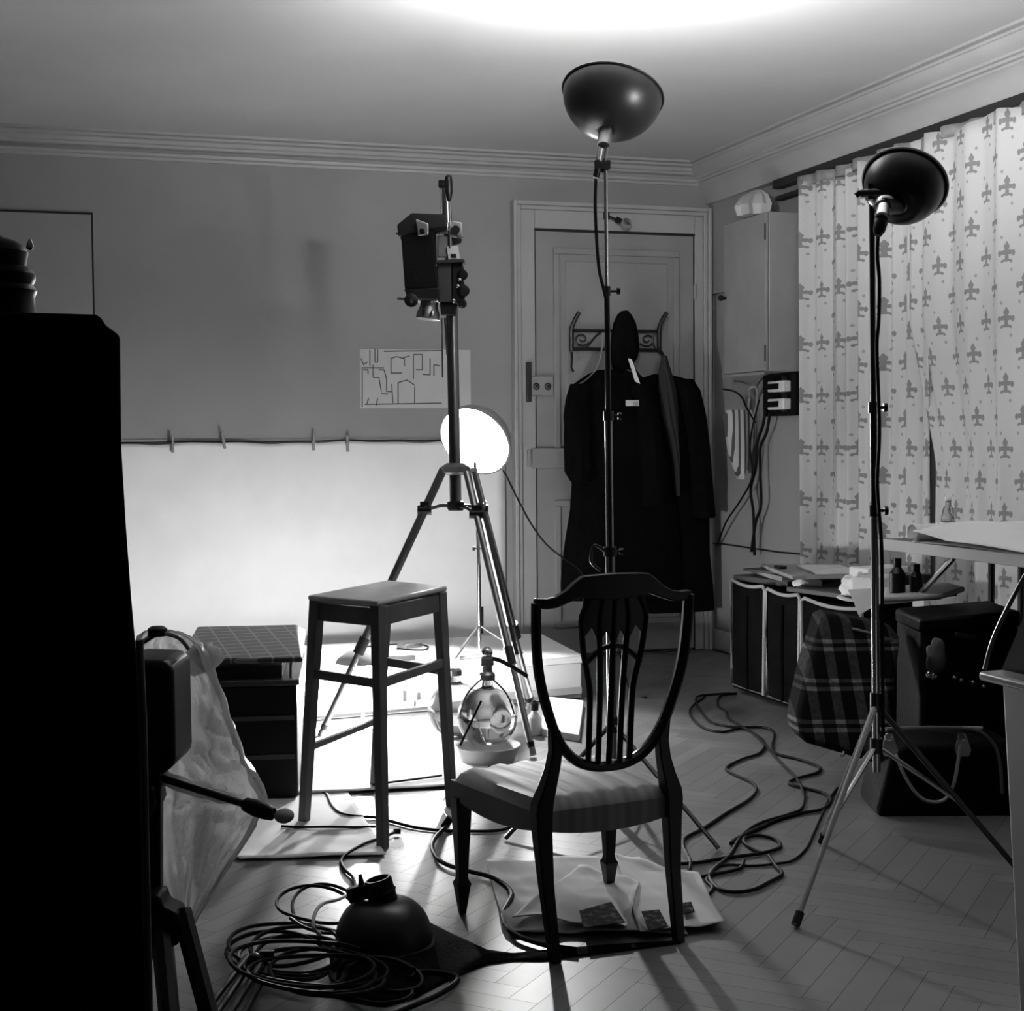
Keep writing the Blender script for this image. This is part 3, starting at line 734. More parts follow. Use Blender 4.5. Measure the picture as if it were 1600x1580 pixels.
# ============================================================ CHAIR
th = radians(7.65); ca = V(cos(th), sin(th), 0); cb_ = V(-sin(th), cos(th), 0)
M0 = V(1.275, 3.272, 0)
M0 += cb_ * .0
print('chair M0', M0)
def cp(u, z, d=0.0):   # point on the raked back
    bk = -.078 * (z - .36) if z > .36 else -.36 * (.36 - z) ** 2
    return M0 + ca * u + cb_ * (bk + d) + Zv * z
t = T('chair', 'dark shield-back dining chair seen from behind with striped satin seat', 'chair', M0)
mb = MB()
def post(s_):
    prof = [(0.0, .17, .013), (.12, .172, .015), (.25, .176, .017), (.33, .178, .019), (.37, .176, .021), (.40, .168, .020), (.44, .156, .017), (.50, .150, .016), (.54, .156, .015)]
    pts = []; 
    for z, u, r in prof: pts.append((cp(s_ * u, z), r))
    return MB().tube([p for p, _ in pts], [r * 1.25 for _, r in pts], 8)
shield = [(.0, .430), (.04, .433), (.078, .446), (.112, .473), (.140, .513), (.163, .57), (.182, .63), (.194, .69), (.200, .76), (.202, .828)]
for s_ in (-1, 1):
    leg = MB()
    zz = [0, .1, .2, .3, .345]; 
    for z, u, h in []: pass
    prof = [(0.0, .185, .012), (.15, .180, .016), (.34, .178, .0195)]
    vv = []
    sec = [(0.0, .165, .012), (.17, .170, .015), (.29, .174, .019), (.335, .175, .021), (.36, .172, .021), (.40, .159, .017), (.44, .148, .0145), (.48, .142, .0135), (.53, .147, .012)]
    rows = []
    for z, u, h in sec:
        c = cp(s_ * u, z); rows.append([c + ca * i * h + cb_ * j * h for i, j in ((-1, -1), (1, -1), (1, 1), (-1, 1))])
    fs = []
    for q in range(len(rows) - 1):
        for k in range(4): fs.append((q * 4 + k, q * 4 + (k + 1) % 4, q * 4 + 4 + (k + 1) % 4, q * 4 + 4 + k))
    fs += [(3, 2, 1, 0), tuple(len(rows) * 4 - 4 + k for k in range(4))]
    part('leg', MB().add([p for r in rows for p in r], fs), M_chair, t, 'rear leg sweeping up into the back', bevel=.003, ang=60)
path = [cp(-u, z) for u, z in shield[::-1]] + [cp(u, z) for u, z in shield[1:]]
part('shield_frame', MB().tube(smooth(path, 4), .0155, 8, flat=.8), M_chair, t)
_dz = -.008
topr = [(-.200, .848), (-.175, .846), (-.15, .850), (-.125, .862), (-.105, .880), (-.085, .893), (-.06, .895), (0, .897), (.06, .895), (.085, .893), (.105, .880), (.125, .862), (.15, .850), (.175, .846), (.200, .848)]
low = [(.200, .826), (.175, .822), (.15, .824), (.12, .834), (.09, .845), (.05, .838), (0, .835), (-.05, .838), (-.09, .845), (-.12, .834), (-.15, .824), (-.175, .822), (-.200, .826)]
part('crest_rail', MB().prism([cp(u * 1.02, z - .010, -.010) for u, z in topr] + [cp(u * 1.02, z - .010, -.010) for u, z in low], cb_ * .024), M_chair, t, bevel=.004)
for k, (u0, um, u1) in enumerate(((-.078, -.082, -.055), (-.038, -.037, -.029), (0, 0, 0), (.038, .037, .029), (.078, .082, .055))):
    zb_ = .438 + (.008 if abs(k - 2) == 2 else 0)
    pts = [cp(u0 * .8, .832), cp(um * 1.02, .79), cp(um, .75), cp(um * .92, .70), cp(u1 * 1.05, .62), cp(u1, .54), cp(u1, zb_)]
    part('splat_bar', MB().tube(smooth(pts, 4), .0092, 8, flat=.8), M_chair, t)
pl = [(-.080, .845), (-.086, .79), (-.075, .755), (-.058, .775), (-.038, .735), (-.018, .765), (0, .72), (.018, .765), (.038, .735), (.058, .775), (.075, .755), (.086, .79), (.080, .845)]
part('splat_carving', MB().prism([cp(u, z - .012, -.004) for u, z in pl], cb_ * .008), M_chair, t, bevel=.002)
part('splat_carving', MB().tube(smooth([cp(.0 + .075 * sin(a) , .695 + .022 * cos(a * 2)) for a in [(-1 + i / 6) * pi / 2 for i in range(13)]], 2), .007, 8), M_chair, t)
# front legs
fu = [-.212, .212]; fd = .378
for u in fu:
    c = M0 + ca * u + cb_ * fd
    mb = MB(); rows = []
    for z, h in ((0, .008), (.07, .017), (.078, .019), (.087, .014), (.095, .0125), (.29, .0215), (.30, .0215)):
        rows.append([c + ca * i * h + cb_ * j * h + Zv * z for i, j in ((-1, -1), (1, -1), (1, 1), (-1, 1))])
    fs = []
    for q in range(len(rows) - 1):
        for k in range(4): fs.append((q * 4 + k, q * 4 + (k + 1) % 4, q * 4 + 4 + (k + 1) % 4, q * 4 + 4 + k))
    fs += [(3, 2, 1, 0), tuple(len(rows) * 4 - 4 + k for k in range(4))]
    part('leg', MB().add([p for r in rows for p in r], fs), M_chair, t, 'front leg tapering to a spade foot', bevel=.002)
def f_satin(t_, base):
    o = t_.xyz(t_.coord()); 
    q = t_.math('ADD', t_.math('MULTIPLY', o[0], cos(th)), t_.math('MULTIPLY', o[1], sin(th)))
    s_ = t_.math('SINE', t_.math('MULTIPLY', q, 210)); s2 = t_.math('SINE', t_.math('MULTIPLY', q, 77))
    return t_.mix(t_.math('MULTIPLY_ADD', t_.math('ADD', s_, s2), .25, .5), .20, .34)
M_satin = mat('striped_satin', .3, .55, spec=.2, fn=f_satin, bump=.05, bscale=200)
# upholstered seat block
NU, NV = 24, 20
def seat_pt(u, v, top_):
    # u across 0..1, v back..front
    wl = -.188 + (fu[0] - .018 + .188) * v; wr = .188 + (fu[1] + .018 - .188) * v
    x = wl + (wr - wl) * u; d = -.005 + (fd + .03) * v
    d += .025 * (1 - (2 * u - 1) ** 2) * v
    eu = min(u, 1 - u) * 2; ev = min(v, 1 - v) * 2
    e = (1 - (1 - min(1, eu * 7.0)) ** 2) ** .5 * (1 - (1 - min(1, ev * 7.0)) ** 2) ** .5
    z = .338 + .024 * e + .012 * (1 - (2 * u - 1) ** 2) * (1 - (2 * v - 1) ** 2) + .004 * sin(u * 40 + v * 3) * e
    return M0 + ca * x + cb_ * d + Zv * z
mb = MB().grid(lambda u, v: seat_pt(u, v, 1), NU, NV)
n0 = len(mb.v)
# skirt down to the rail's lower edge
ring = [(i, 0) for i in range(NU)] + [(NU, j) for j in range(NV)] + [(i, NV) for i in range(NU, 0, -1)] + [(0, j) for j in range(NV, 0, -1)]
ri = [j * (NU + 1) + i for i, j in ring]
def lowz(i, j):
    u = i / NU; v = j / NV; return .276 + .022 * (abs(2 * v - 1) if i in (0, NU) else abs(2 * u - 1)) ** 2
lowv = []
for (i, j), r in zip(ring, ri):
    p = mb.v[r].copy(); p.z = lowz(i, j); lowv.append(p)
mb.v += lowv; m_ = len(ri)
for k in range(m_): mb.f.append((ri[k], ri[(k + 1) % m_], n0 + (k + 1) % m_, n0 + k))
mb.f.append(tuple(n0 + k for k in range(m_)))
part('seat', mb, M_satin, t, ang=50)
# ============================================================ COATS AND RACK
YR = YB - .06
t = T('coat_rack', 'black wrought-iron coat rack with scrolls on the door', 'coat rack', onY(965, 575, YR))
def yp(px, py, off=0.0): return onY(px, py, YR - off)
I_ = .009
r_ = MB()
r_.tube([yp(893, 516), yp(1030, 518)], I_, 8)
part('rack_bar', r_, M_dark_steel, t); part('rack_bar', MB().tube([yp(893, 545), yp(1032, 547)], I_, 8), M_dark_steel, t)
part('backplate', MB().tube([yp(893, 510, -.02), yp(893, 548, -.02)], .014, 8), M_dark_steel, t)
part('backplate', MB().tube([yp(1030, 512, -.02), yp(1030, 550, -.02)], .014, 8), M_dark_steel, t)
for x0, s_ in ((893, 1), (1030, 1)):
    part('hook', MB().tube(smooth([yp(x0, 547), yp(x0, 530, .02), yp(x0 - 0, 515, .04), yp(x0 + 4, 500, .06), yp(x0 + 10, 490, .075), yp(x0 + 12, 487, .08)]), [.012] * 30 + [.013], 8), M_dark_steel, t) if False else \
    part('hook', MB().tube(smooth([yp(x0, 549), yp(x0, 530, .02), yp(x0, 514, .04), yp(x0 + 5, 500, .06), yp(x0 + 12, 488, .08)]), .012, 8), M_dark_steel, t)
part('lower_hook', MB().tube(smooth([yp(893, 549), yp(894, 560, .03), yp(893, 574, .04), yp(896, 580, .06)]), .006, 8), M_dark_steel, t)
part('lower_hook', MB().tube(smooth([yp(1031, 549), yp(1036, 556, .03), yp(1037, 572, .05)]), .011, 8), M_dark_steel, t)
def scroll(cx, cy, r0, fl_=1):
    return [yp(cx + fl_ * r0 * (1 - k / 26) * cos(k * .42 + .5), cy + r0 * (1 - k / 26) * .85 * sin(k * .42 + .5)) for k in range(22)]
part('scroll', MB().tube(scroll(909, 530, 13), .005, 6), M_dark_steel, t); part('scroll', MB().tube(scroll(1011, 531, 13, -1), .005, 6), M_dark_steel, t)
part('scroll', MB().tube([yp(942, 517), yp(932, 524), yp(916, 543)], .006, 6), M_dark_steel, t)
part('scroll', MB().tube([yp(1024, 517), yp(1019, 530), yp(1024, 545)], .005, 6), M_dark_steel, t)

def coat(sections, Yc, dep, nf, seed, fold=.03):
    rings = []
    for y_, xl, xr in sections:
        a = onY(xl, y_, Yc); b = onY(xr, y_, Yc)
        rings.append(((a.x + b.x) / 2, Yc, (a.z + b.z) / 2, (b.x - a.x) / 2, dep * (.55 + .45 * min(1, (y_ - sections[0][0]) / 150))))
    # densify
    out = []
    for p, q in zip(rings, rings[1:]):
        for k in range(4): out.append(tuple(p[i] + (q[i] - p[i]) * k / 4 for i in range(5)))
    out.append(rings[-1]); return MB().loft(out[::-1], 72, fold, nf, seed)
t = T('overcoat', 'long black overcoat hanging on the left of the door rack', 'coat', onY(965, 945, YR - .12))
body = coat([(578, 935, 975), (585, 918, 1000), (594, 905, 1010), (602, 895, 1018), (618, 888, 1025), (650, 884, 1035), (700, 885, 1045), (740, 888, 1048), (755, 893, 1050), (800, 890, 1055), (860, 884, 1060), (905, 880, 1065), (935, 877, 1068)], YR - .12, .085, 6, 1)
part('body', body, M_cloth, t)
part('sleeve', coat([(600, 892, 925), (625, 884, 920), (680, 881, 922), (715, 882, 922), (737, 883, 925), (752, 893, 925)], YR - .19, .07, 4, 3), M_cloth, t)
part('sleeve', coat([(600, 985, 1014), (640, 995, 1030), (720, 1000, 1036), (790, 1004, 1040)], YR - .20, .06, 4, 5), M_cloth, t)
part('collar', MB().tube(smooth([yp(958, 600, .2), yp(962, 584, .18), yp(975, 574, .12), yp(990, 578, .14), yp(1000, 592, .2), yp(996, 602, .22)]), .014, 8, flat=.6), M_cloth, t)
part('neck_label', MB().box(yp(988, 630, .222), (.075, .006, .032), V(1, 0, 0), V(0, 1, 0)), M_card, t, label='pale cloth label')
part('label_print', MB().box(yp(993, 631, .226), (.03, .004, .022), V(1, 0, 0), V(0, 1, 0)), M_grey, t)
part('lining', MB().vprism([(981, 560), (987, 562), (1000, 600), (992, 596)], 7.75, .012), M_card, t, label='pale strip of lining at the neck')
t = T('jacket', 'black long coat hanging at the right of the overcoat on the door rack', 'coat', onY(1080, 960, YR - .06))
part('body', coat([(585, 1020, 1045), (592, 1000, 1072), (605, 1000, 1082), (630, 1000, 1092), (680, 1005, 1101), (740, 1010, 1106), (800, 1010, 1107), (860, 1010, 1108), (920, 1008, 1113), (956, 1006, 1115)], YR - .08, .05, 5, 7, .02), M_cloth, t)
part('sleeve', coat([(592, 1050, 1082), (610, 1058, 1094), (650, 1068, 1103), (700, 1075, 1109), (760, 1080, 1113), (806, 1084, 1116), (809, 1086, 1114)], YR - .15, .055, 4, 9), M_cloth, t)
S('scarf', coat([(556, 1034, 1041), (580, 1029, 1048), (610, 1030, 1056), (650, 1036, 1060), (690, 1046, 1060), (730, 1053, 1061), (775, 1057, 1060)], YR - .17, .035, 5, 4, .06), mat('thin_scarf', .014, .8), 'thin dark grey scarf hanging down between the two black coats', 'scarf')
S('cap', coat([(486, 972, 980), (492, 965, 986), (505, 959, 993), (525, 955, 998), (545, 954, 999), (560, 956, 995), (572, 958, 985), (580, 962, 974)], YR - .13, .07, 4, 2), M_cloth, 'pointed black hood or cap hanging from the middle of the door rack', 'cap')
S('cellophane_cover', MB().tube(smooth([yp(942, 520, .06), yp(940, 548, .10), yp(934, 572, .14), yp(920, 590, .16), yp(903, 602, .19)]), [.006] + [.012] * 23 + [.004], 8, flat=.4), mat('cellophane', .5, .2, alpha=.6), 'shiny clear cover edge running from the rack to the overcoat shoulder', 'garment cover')

# ============================================================ RIGHT SIDE: TRUNKS, TABLE, BAGS
XF = 3.14
def trunk(y_far, y_near, zt, name, lab):
    t = T('suitcase', lab, 'suitcase', V(XF, (y_far + y_near) / 2, 0), 'suitcases standing along the right wall')
    yc_ = (y_far + y_near) / 2; n = 16
    mb = MB(); rows = []
    def topz(v): return zt - .018 * sin(pi * v)
    prof = []
    for i in range(n + 1):
        v = i / n; prof.append(V(XF, y_far + (y_near - y_far) * v, topz(v) - (.02 if i in (0, n) else 0)))
    pts = [V(XF, y_far, .012)] + [V(XF, y_near, .012)] + prof[::-1]
    mb.prism(pts, V(.42, 0, 0)); part('body', mb, M_case, t, bevel=.012)
    loop = [V(XF - .004, y_far - .012, .03), V(XF - .004, y_near + .012, .03)] + [p + V(-.004, 0, -.004) for p in prof[::-1]]
    part('piping', MB().tube(loop, .008, 8, True), M_pipe, t, label='pale leather piping')
    part('strap', MB().tube([V(XF - .005, yc_, topz(.5) - .05), V(XF - .012, yc_, .25), V(XF - .005, yc_, .03)], .006, 6), M_case, t)
    return t
YT = [onX(1143, 1000, XF).y, onX(1197, 1000, XF).y, onX(1252, 1000, XF).y]
print('trunk Y', YT)
zt1 = onX(1170, 913, XF).z; zt2 = onX(1228, 921, XF).z; print(zt1, zt2)
YT.append(YT[2] - .50)
trunk(YT[0], YT[1] + .006, zt1 + .012, 's', 'dark suitcase with pale piping, farthest towards the corner')
trunk(YT[1] - .006, YT[2] + .006, zt1 + .005, 's', 'dark suitcase with pale piping in the middle of the row under the books')
trunk(YT[2] - .006, YT[3], zt1 - .004, 's', 'dark suitcase with pale piping nearest the plaid bag')
zT = zt1 + .012
def book(px0, px1, px2, z, h, mt, name, lab, cat, gap=0, group=None, rot=0):
    """px0 near-left corner, px1 near-right, px2 far-left (photo points on plane z)"""
    a = fl(*px0, z); b = fl(*px1, z); c = fl(*px2, z); d = b + c - a
    return S(name, MB().prism([a, b, d, c], Zv * h), mt, lab, cat, group, bevel=.002)
M_mag = mat('magazine_cover', .30, .45, var=.3, vscale=9); M_mag2 = mat('pale_magazine', .75, .45, var=.2, vscale=9); M_dkb = mat('dark_book', .05, .5)
def slab(cx, cy, z, w_, l_, h, ang, mt, name, lab, cat, group=None, bev=.002):
    a = V(cos(ang), sin(ang), 0); b = V(-sin(ang), cos(ang), 0)
    return S(name, MB().box(V(cx, cy, z + h / 2), (w_, l_, h), a, b), mt, lab, cat, group, bevel=bev)
q = fl(1185, 895, zT + .01); print('book base', q, zT)
y1 = (YT[0] + YT[1]) / 2
g = 'magazines and books piled on the suitcases'
zz = zT - .008
slab(3.33, 6.25, zz, .30, .42, .025, .15, M_dkb, 'book', 'thick dark album at the bottom of the pile nearest the corner', 'book', g); 
slab(3.34, 6.20, zz + .026, .26, .36, .022, -.1, M_mag, 'magazine', 'grey bundle of magazines above the dark album', 'magazine', g)
slab(3.32, 6.22, zz + .049, .24, .34, .012, .3, M_dkb, 'book', 'thin dark book just under the broad grey folder', 'book', g)
fo = slab(3.32, 6.02, zz + .062, .30, .60, .016, -.25, M_mag, 'folder', 'broad grey folder lying slanted on the pile of books', 'folder', g)
slab(3.36, 5.92, zz + .079, .20, .40, .010, -.30, M_mag2, 'magazine', 'pale magazine topmost on the grey folder', 'magazine', g)
slab(3.22, 6.10, zz + .079, .035, .07, .012, -.1, M_black, 'small_case', 'little black case on the left of the grey folder', 'case')
slab(3.30, 5.72, zz, .28, .36, .02, .2, M_dkb, 'book', 'dark book jutting out under the grey folder beside the cloth roll', 'book', g)
zz2 = zz + .0
def crumple(c, r, sq, seed, mt, name, lab, cat, amp=.25, n=30):
    mb = MB().ball(c, r, n, sq)
    for i, p in enumerate(mb.v):
        d = (p - Vector(c)); k = 1 + amp * noise.noise(p * (1.6 / r) + Vector((seed, 0, 0))) + amp * .5 * noise.noise(p * (4 / r))
        mb.v[i] = Vector(c) + d * k
    zmin = Vector(c).z - r * sq[2] * .8
    for i, p in enumerate(mb.v): p.z = max(p.z, zmin)
    return S(name, mb, mt, lab, cat)
crumple((3.22, 5.44, zz + .05), .065, (.8, 1.3, .8), 12, M_card, 'crumpled_paper', 'crumpled white tissue paper left of the pale carton on the suitcases', 'paper', .5)
crumple((3.30, 5.28, zz + .03), .05, (.9, 1.3, .5), 14, M_white, 'crumpled_paper', 'small white crumple of paper between the cartons and the stand pole', 'paper', .5)
crumple((3.25, 5.90, zz + .025), .06, (1, 1.2, .5), 3, M_card, 'cloth_roll', 'small rolled pale cloth on the middle suitcase', 'cloth')
slab(3.26, 5.36, zz + .022, .20, .10, .085, .5, mat('tissue_box', .62, .7, var=.1), 'carton', 'pale carton standing at the front of the clutter on the suitcases', 'carton', bev=.006)
slab(3.36, 5.50, zz + .022, .22, .12, .11, .2, M_card, 'carton', 'taller white carton behind the pale one on the suitcases', 'carton', bev=.006)
S('plate', MB().lathe((3.27, 5.36, zz + .002), Zv, [(.10, 0), (.15, .008), (.165, .014), (.16, .018), (.09, .008)], 40), M_card, 'white plate under the pale cartons on the suitcase nearest the plaid bag', 'plate')
slab(3.45, 5.42, zz + .02, .10, .16, .085, .3, M_black, 'camera_case', 'black box standing behind the white cartons near the curtain', 'box', bev=.006)
slab(3.40, 5.15, zz + .01, .10, .14, .03, .1, M_card, 'small_box', 'flat white box beside the stand pole on the suitcases', 'box')
slab(3.32, 5.12, zz + .005, .06, .05, .04, .6, M_card, 'film_box', 'tiny white film box in front of the flat white box', 'box')
slab(3.42, 5.14, zz + .041, .08, .10, .02, .3, M_black, 'film_box', 'tiny black film box on the flat white box', 'box')
crumple((3.50, 5.62, zz + .05), .07, (.8, 1.2, .8), 8, M_grey, 'crumpled_paper', 'crumpled grey wrapping paper between the folder and the black box', 'paper')
# white sheet hanging over the suitcase edge
pc_ = [dp(x, y, D) for x, y, D in ((1325, 922, 5.75), (1395, 918, 5.6), (1400, 938, 5.5), (1372, 945, 5.46), (1342, 962, 5.5), (1334, 940, 5.6))]
S('paper_sheet', MB().prism(pc_, V(-.004, -.004, .002)), M_grey, 'pale paper sheet hanging with a point over the suitcases by the stand', 'paper')

# plaid bag, leaning
D1 = 5.55
t = T('plaid_bag', 'dark plaid travel bag leaning against the suitcases', 'bag', fl(1310, 1185))
plq = [(1288, 968), (1300, 962), (1395, 980), (1412, 995), (1392, 1192), (1378, 1198), (1265, 1165), (1247, 1150), (1250, 1110), (1266, 1040)]
part('body', MB().prism([dp(x, y, 5.18 + (y - 970) * -.0016) for x, y in plq], F0 * .16 - R0 * .02 + Zv * .01), M_plaid, t, bevel=.03)
part('zip', MB().tube([dp(1331, 983, 5.15), dp(1360, 990, 5.15), dp(1396, 998, 5.15)], .006, 8), M_steel, t)
part('clasp', MB().box(dp(1388, 998, 5.13), (.03, .012, .012), R0, F0), M_steel, t)
part('buckle', MB().tube(smooth([dp(1312, 1182, 4.80), dp(1318, 1180, 4.80), dp(1319, 1174, 4.80)], 3), .004, 6), M_steel, t)
# tall black case behind
t = T('black_case', 'big black equipment case under the table behind the leather bag', 'case', fl(1480, 1205))
part('body', MB().vprism([(1400, 962), (1545, 952), (1562, 1165), (1398, 1165)], 5.35, .32), M_leather, t, bevel=.02)
part('lid', MB().vprism([(1398, 950), (1547, 938), (1547, 962), (1398, 972)], 5.35, .33), M_leather, t, bevel=.012)
part('handle_strip', MB().vprism([(1490, 987), (1523, 993), (1523, 999), (1490, 995)], 5.0, .02), M_dark_steel, t, bevel=.003)
for x, y in ((1452, 1054), (1459, 1057), (1491, 1059), (1502, 1063), (1520, 1066), (1537, 1073)): part('highlight_stud', MB().ball(dp(x, y, 5.01), .008 if x not in (1452, 1459) else .012), M_steel, t)  # steel balls put in for the small highlights on the black case
crumple(dp(1462, 1028, 4.98), .045, (.8, .5, 1.4), 5, mat('grey_rag', .10, .8), 'rag', 'grey rag stuffed against the big black case', 'rag')
# parcel on top
t_ = [dp(1385, 938, 5.3), dp(1505, 920, 5.5)]
S('wrapped_parcel', MB().prism([dp(1378, 943, 5.15), dp(1470, 938, 5.15), dp(1508, 925, 5.25), dp(1480, 918, 5.5), dp(1385, 925, 5.5)], Zv * .02), M_grey, 'flat grey paper parcel lying on top of the big black case', 'parcel', bevel=.008)
for (jx, jr, jh, jl) in ((1402, .028, .13, 'dark bottle standing behind the grey parcel beside the stand pole'), (1432, .024, .11, 'shorter dark bottle standing behind the grey parcel, right of the taller one')):
    jb = dp(jx, 930, 5.28); jb.z += .0
    S('dark_bottle', MB().lathe(jb, Zv, [(jr, 0), (jr, jh * .6), (jr * .5, jh * .75), (jr * .5, jh)], 20), M_black, jl, 'bottle', 'dark bottles under the table')
# leather bag with handles
t = T('leather_bag', 'black leather holdall with pale handle cords at the front right', 'bag', fl(1460, 1250))
part('body', MB().vprism([(1362, 1150), (1385, 1136), (1540, 1136), (1572, 1158), (1584, 1252), (1345, 1252), (1342, 1235)], 5.0, .26), M_leather, t, bevel=.02)
part('piping', MB().tube([dp(1372, 1140, 4.72), dp(1450, 1137, 4.72), dp(1535, 1138, 4.72)], .006, 8), M_pipe, t)
for x in (1389, 1503):
    part('handle_tab', MB().vprism([(x - 6, 1146), (x + 5, 1146), (x + 14, 1172), (x + 10, 1182), (x - 8, 1182), (x - 12, 1170)], 4.73, .008), M_pipe, t, bevel=.003, label='pale leather handle tab')
    part('ring', MB().tube([dp(x, 1152, 4.70) + (R0 * cos(a) + Zv * sin(a)) * .012 for a in [i * pi / 6 for i in range(12)]], .003, 6, True), M_steel, t)
part('handle', MB().tube(smooth([dp(x, y, 4.68) for x, y in ((1400, 1180), (1410, 1205), (1430, 1238), (1450, 1252), (1475, 1250), (1490, 1226), (1497, 1190), (1500, 1165))]), .0055, 8), M_pipe, t)
part('handle', MB().tube(smooth([dp(x, y, 4.70) for x, y in ((1385, 1140), (1450, 1137), (1520, 1140), (1550, 1160), (1562, 1190), (1566, 1240))]), .0055, 8), mat('dim_cord', .12, .6), t)

# table
zt_ = .83
a = fl(1374, 842, zt_); Xt = a.x
print('table', a)
Yn = 3.05; Yf = a.y
t = T('table', 'narrow folding table with a pale edge standing before the curtains', 'table', V((Xt + 3.5) / 2, (Yn + Yf) / 2, 0))
part('tabletop', MB().aab(Xt + .01, 3.50, Yn, Yf, zt_ - .012, zt_), M_dkb, t)
part('edge_band', MB().aab(Xt, Xt + .012, Yn, Yf, zt_ - .038, zt_ + .001).aab(Xt, 3.50, Yf - .012, Yf, zt_ - .038, zt_), M_pipe, t, bevel=.002)
for yy in (Yf - .03, Yn + .1):
    for xx in (Xt + .45, 3.47): part('leg', MB().cyl(V(xx, yy, zt_ - .012), V(xx, yy, .0), .013, .011, 10), M_dark_steel, t)
s0 = onX(1490, 872, Xt + .05); s1 = onX(1438, 927, Xt + .05)
part('strut', MB().tube([s0, s1], .010, 8), M_dsteel, t)
def papersheet(fn, nu, nv, mt, name, lab, cat, th_=.0015, group=None): return S(name, MB().grid(fn, nu, nv), mt, lab, cat, group, solid=th_)
ya, yb_ = onX(1450, 860, Xt + .05).y, Yn + .2
def big(u, v):
    y = ya + (yb_ - ya) * u; x = Xt - .01 + .50 * v
    z = zt_ + .012 + .022 * sin(pi * min(1, v * 1.2)) * (1 - u * .5) + .015 * v + .008 * sin(u * 7) * (1 - v) + .03 * max(0, 1 - u * 6)
    return (x, y, z)
papersheet(big, 40, 20, M_white, 'large_sheet', 'big white sheet curling over the right end of the table', 'paper')
def roll(u, v):
    a_ = -pi / 2 + 1.75 * pi * v; x = Xt - .005 + .48 * u
    return (x, ya + .015 - .03 * cos(a_), zt_ + .034 + .030 * sin(a_))
papersheet(roll, 20, 18, M_white, 'paper_roll', 'curled-up end of white paper at the left of the big sheet', 'paper')
def und(u, v): return (Xt + .0 + .45 * v, ya - .03 + (yb_ - ya) * u, zt_ + .003 + .003 * sin(u * 9))
papersheet(und, 20, 4, M_grey, 'folded_paper', 'grey folded paper flat on the table beneath the white sheet', 'paper')
# bottle on table
bt = onX(1440, 833, 3.40); 
D_b = (bt - CP).dot(Fw)
t = T('bottle', 'small clear glass bottle on the far end of the table', 'bottle', V(3.36, fl(1440, 838, zt_).y, zt_))
bp_ = V(fl(1440, 836, zt_).x, fl(1440, 836, zt_).y, zt_)
print('bottle', bp_)
bp_.y = min(bp_.y, Yf - .05); bp_.x = min(bp_.x, 3.44)
t.location = bp_; ORG[t.name] = bp_.copy()
part('body', MB().lathe(bp_ + Zv * .001, Zv, [(.024, 0), (.026, .01), (.026, .06), (.025, .063), (.025, .07), (.02, .10), (.011, .115), (.011, .13)], 24), mat('clear_glass', .9, .05, trans=.9), t)
part('label_band', MB().lathe(bp_ + Zv * .045, Zv, [(.0268, 0), (.0268, .012)], 24), M_card, t)
part('stopper', MB().ball(bp_ + Zv * .14, .013), M_card, t)

# enamel stand at far right edge
X2 = dp(1566, 1070, 3.0).x
t = T('enamel_stand', 'grey enamelled metal tray stand cut by the right edge of the photo', 'stand', V(X2 + .2, onX(1580, 1300, X2).y - .3, 0))
def ex(x, y, d=0.0):
    p = onX(x, y, X2 + d); p.z = max(p.z, 0); return p
yfar = ex(1566, 1070).y; ynear = yfar - .55
tz = ex(1566, 1066).z
def exy(y, z, d=0.0): return V(X2 + d, y, z)
part('pedestal', MB().prism([exy(yfar, tz), exy(ynear, tz), exy(ynear + .05, 0), exy(yfar - .07, 0)], V(.30, 0, 0)), mat('stand_enamel', .6, .4), t, bevel=.004)
part('tray', MB().aab(X2 - .035, X2 + .34, ynear, yfar + .03, tz + .001, tz + .02), M_enamel, t, bevel=.006)
part('back_panel', MB().prism([exy(yfar + .03, tz + .02, .02), exy(ynear, tz + .02, .02), exy(ynear, tz + .24, .08), exy(yfar - .03, tz + .24, .08)], V(.006, 0, 0)), mat('dark_enamel', .05, .3), t)
part('rim', MB().tube(smooth([exy(yfar + .03, tz + .022, -.02), exy(yfar + .02, tz + .10, 0), exy(yfar - .01, tz + .22, .05), exy(yfar - .04, tz + .245, .06), exy(ynear, tz + .25, .06)], 6), .0045, 8), M_dsteel, t)
S_foot = None

# ============================================================ FLOOR LEVEL, CENTRE AND LEFT
# low white platform box
zx = .20
t = T('low_platform', 'low white box platform against the back wall beside the door', 'platform', V(1.75, 7.0, 0))
bx = [V(.95, 6.30, 0), V(2.40, 6.45, 0), V(2.47, 7.28, 0), V(1.0, 7.25, 0)]
part('box', MB().prism([ (p - V(1.7, 6.8, 0)) * .985 + V(1.7, 6.8, .004) for p in bx], Zv * (zx - .03)), M_card, t, bevel=.004)
part('lid', MB().prism([p + Zv * (zx - .035) for p in bx], Zv * .035), M_white, t, bevel=.004)
part('plinth_strip', MB().prism([V(1.0, 6.275, .03), V(2.38, 6.425, .03), V(2.38, 6.433, .03), V(1.0, 6.283, .03)], Zv * .03), M_grey, t)
c1_ = fl(905, 1100, .0)
# second flat carton in front at right
S('flat_carton', MB().prism([fl(846, 1150), fl(905, 1160), fl(912, 1105), fl(852, 1098)], Zv * .03), M_card, 'flat white carton on the floor between tripod foot and low platform', 'carton', bevel=.003)
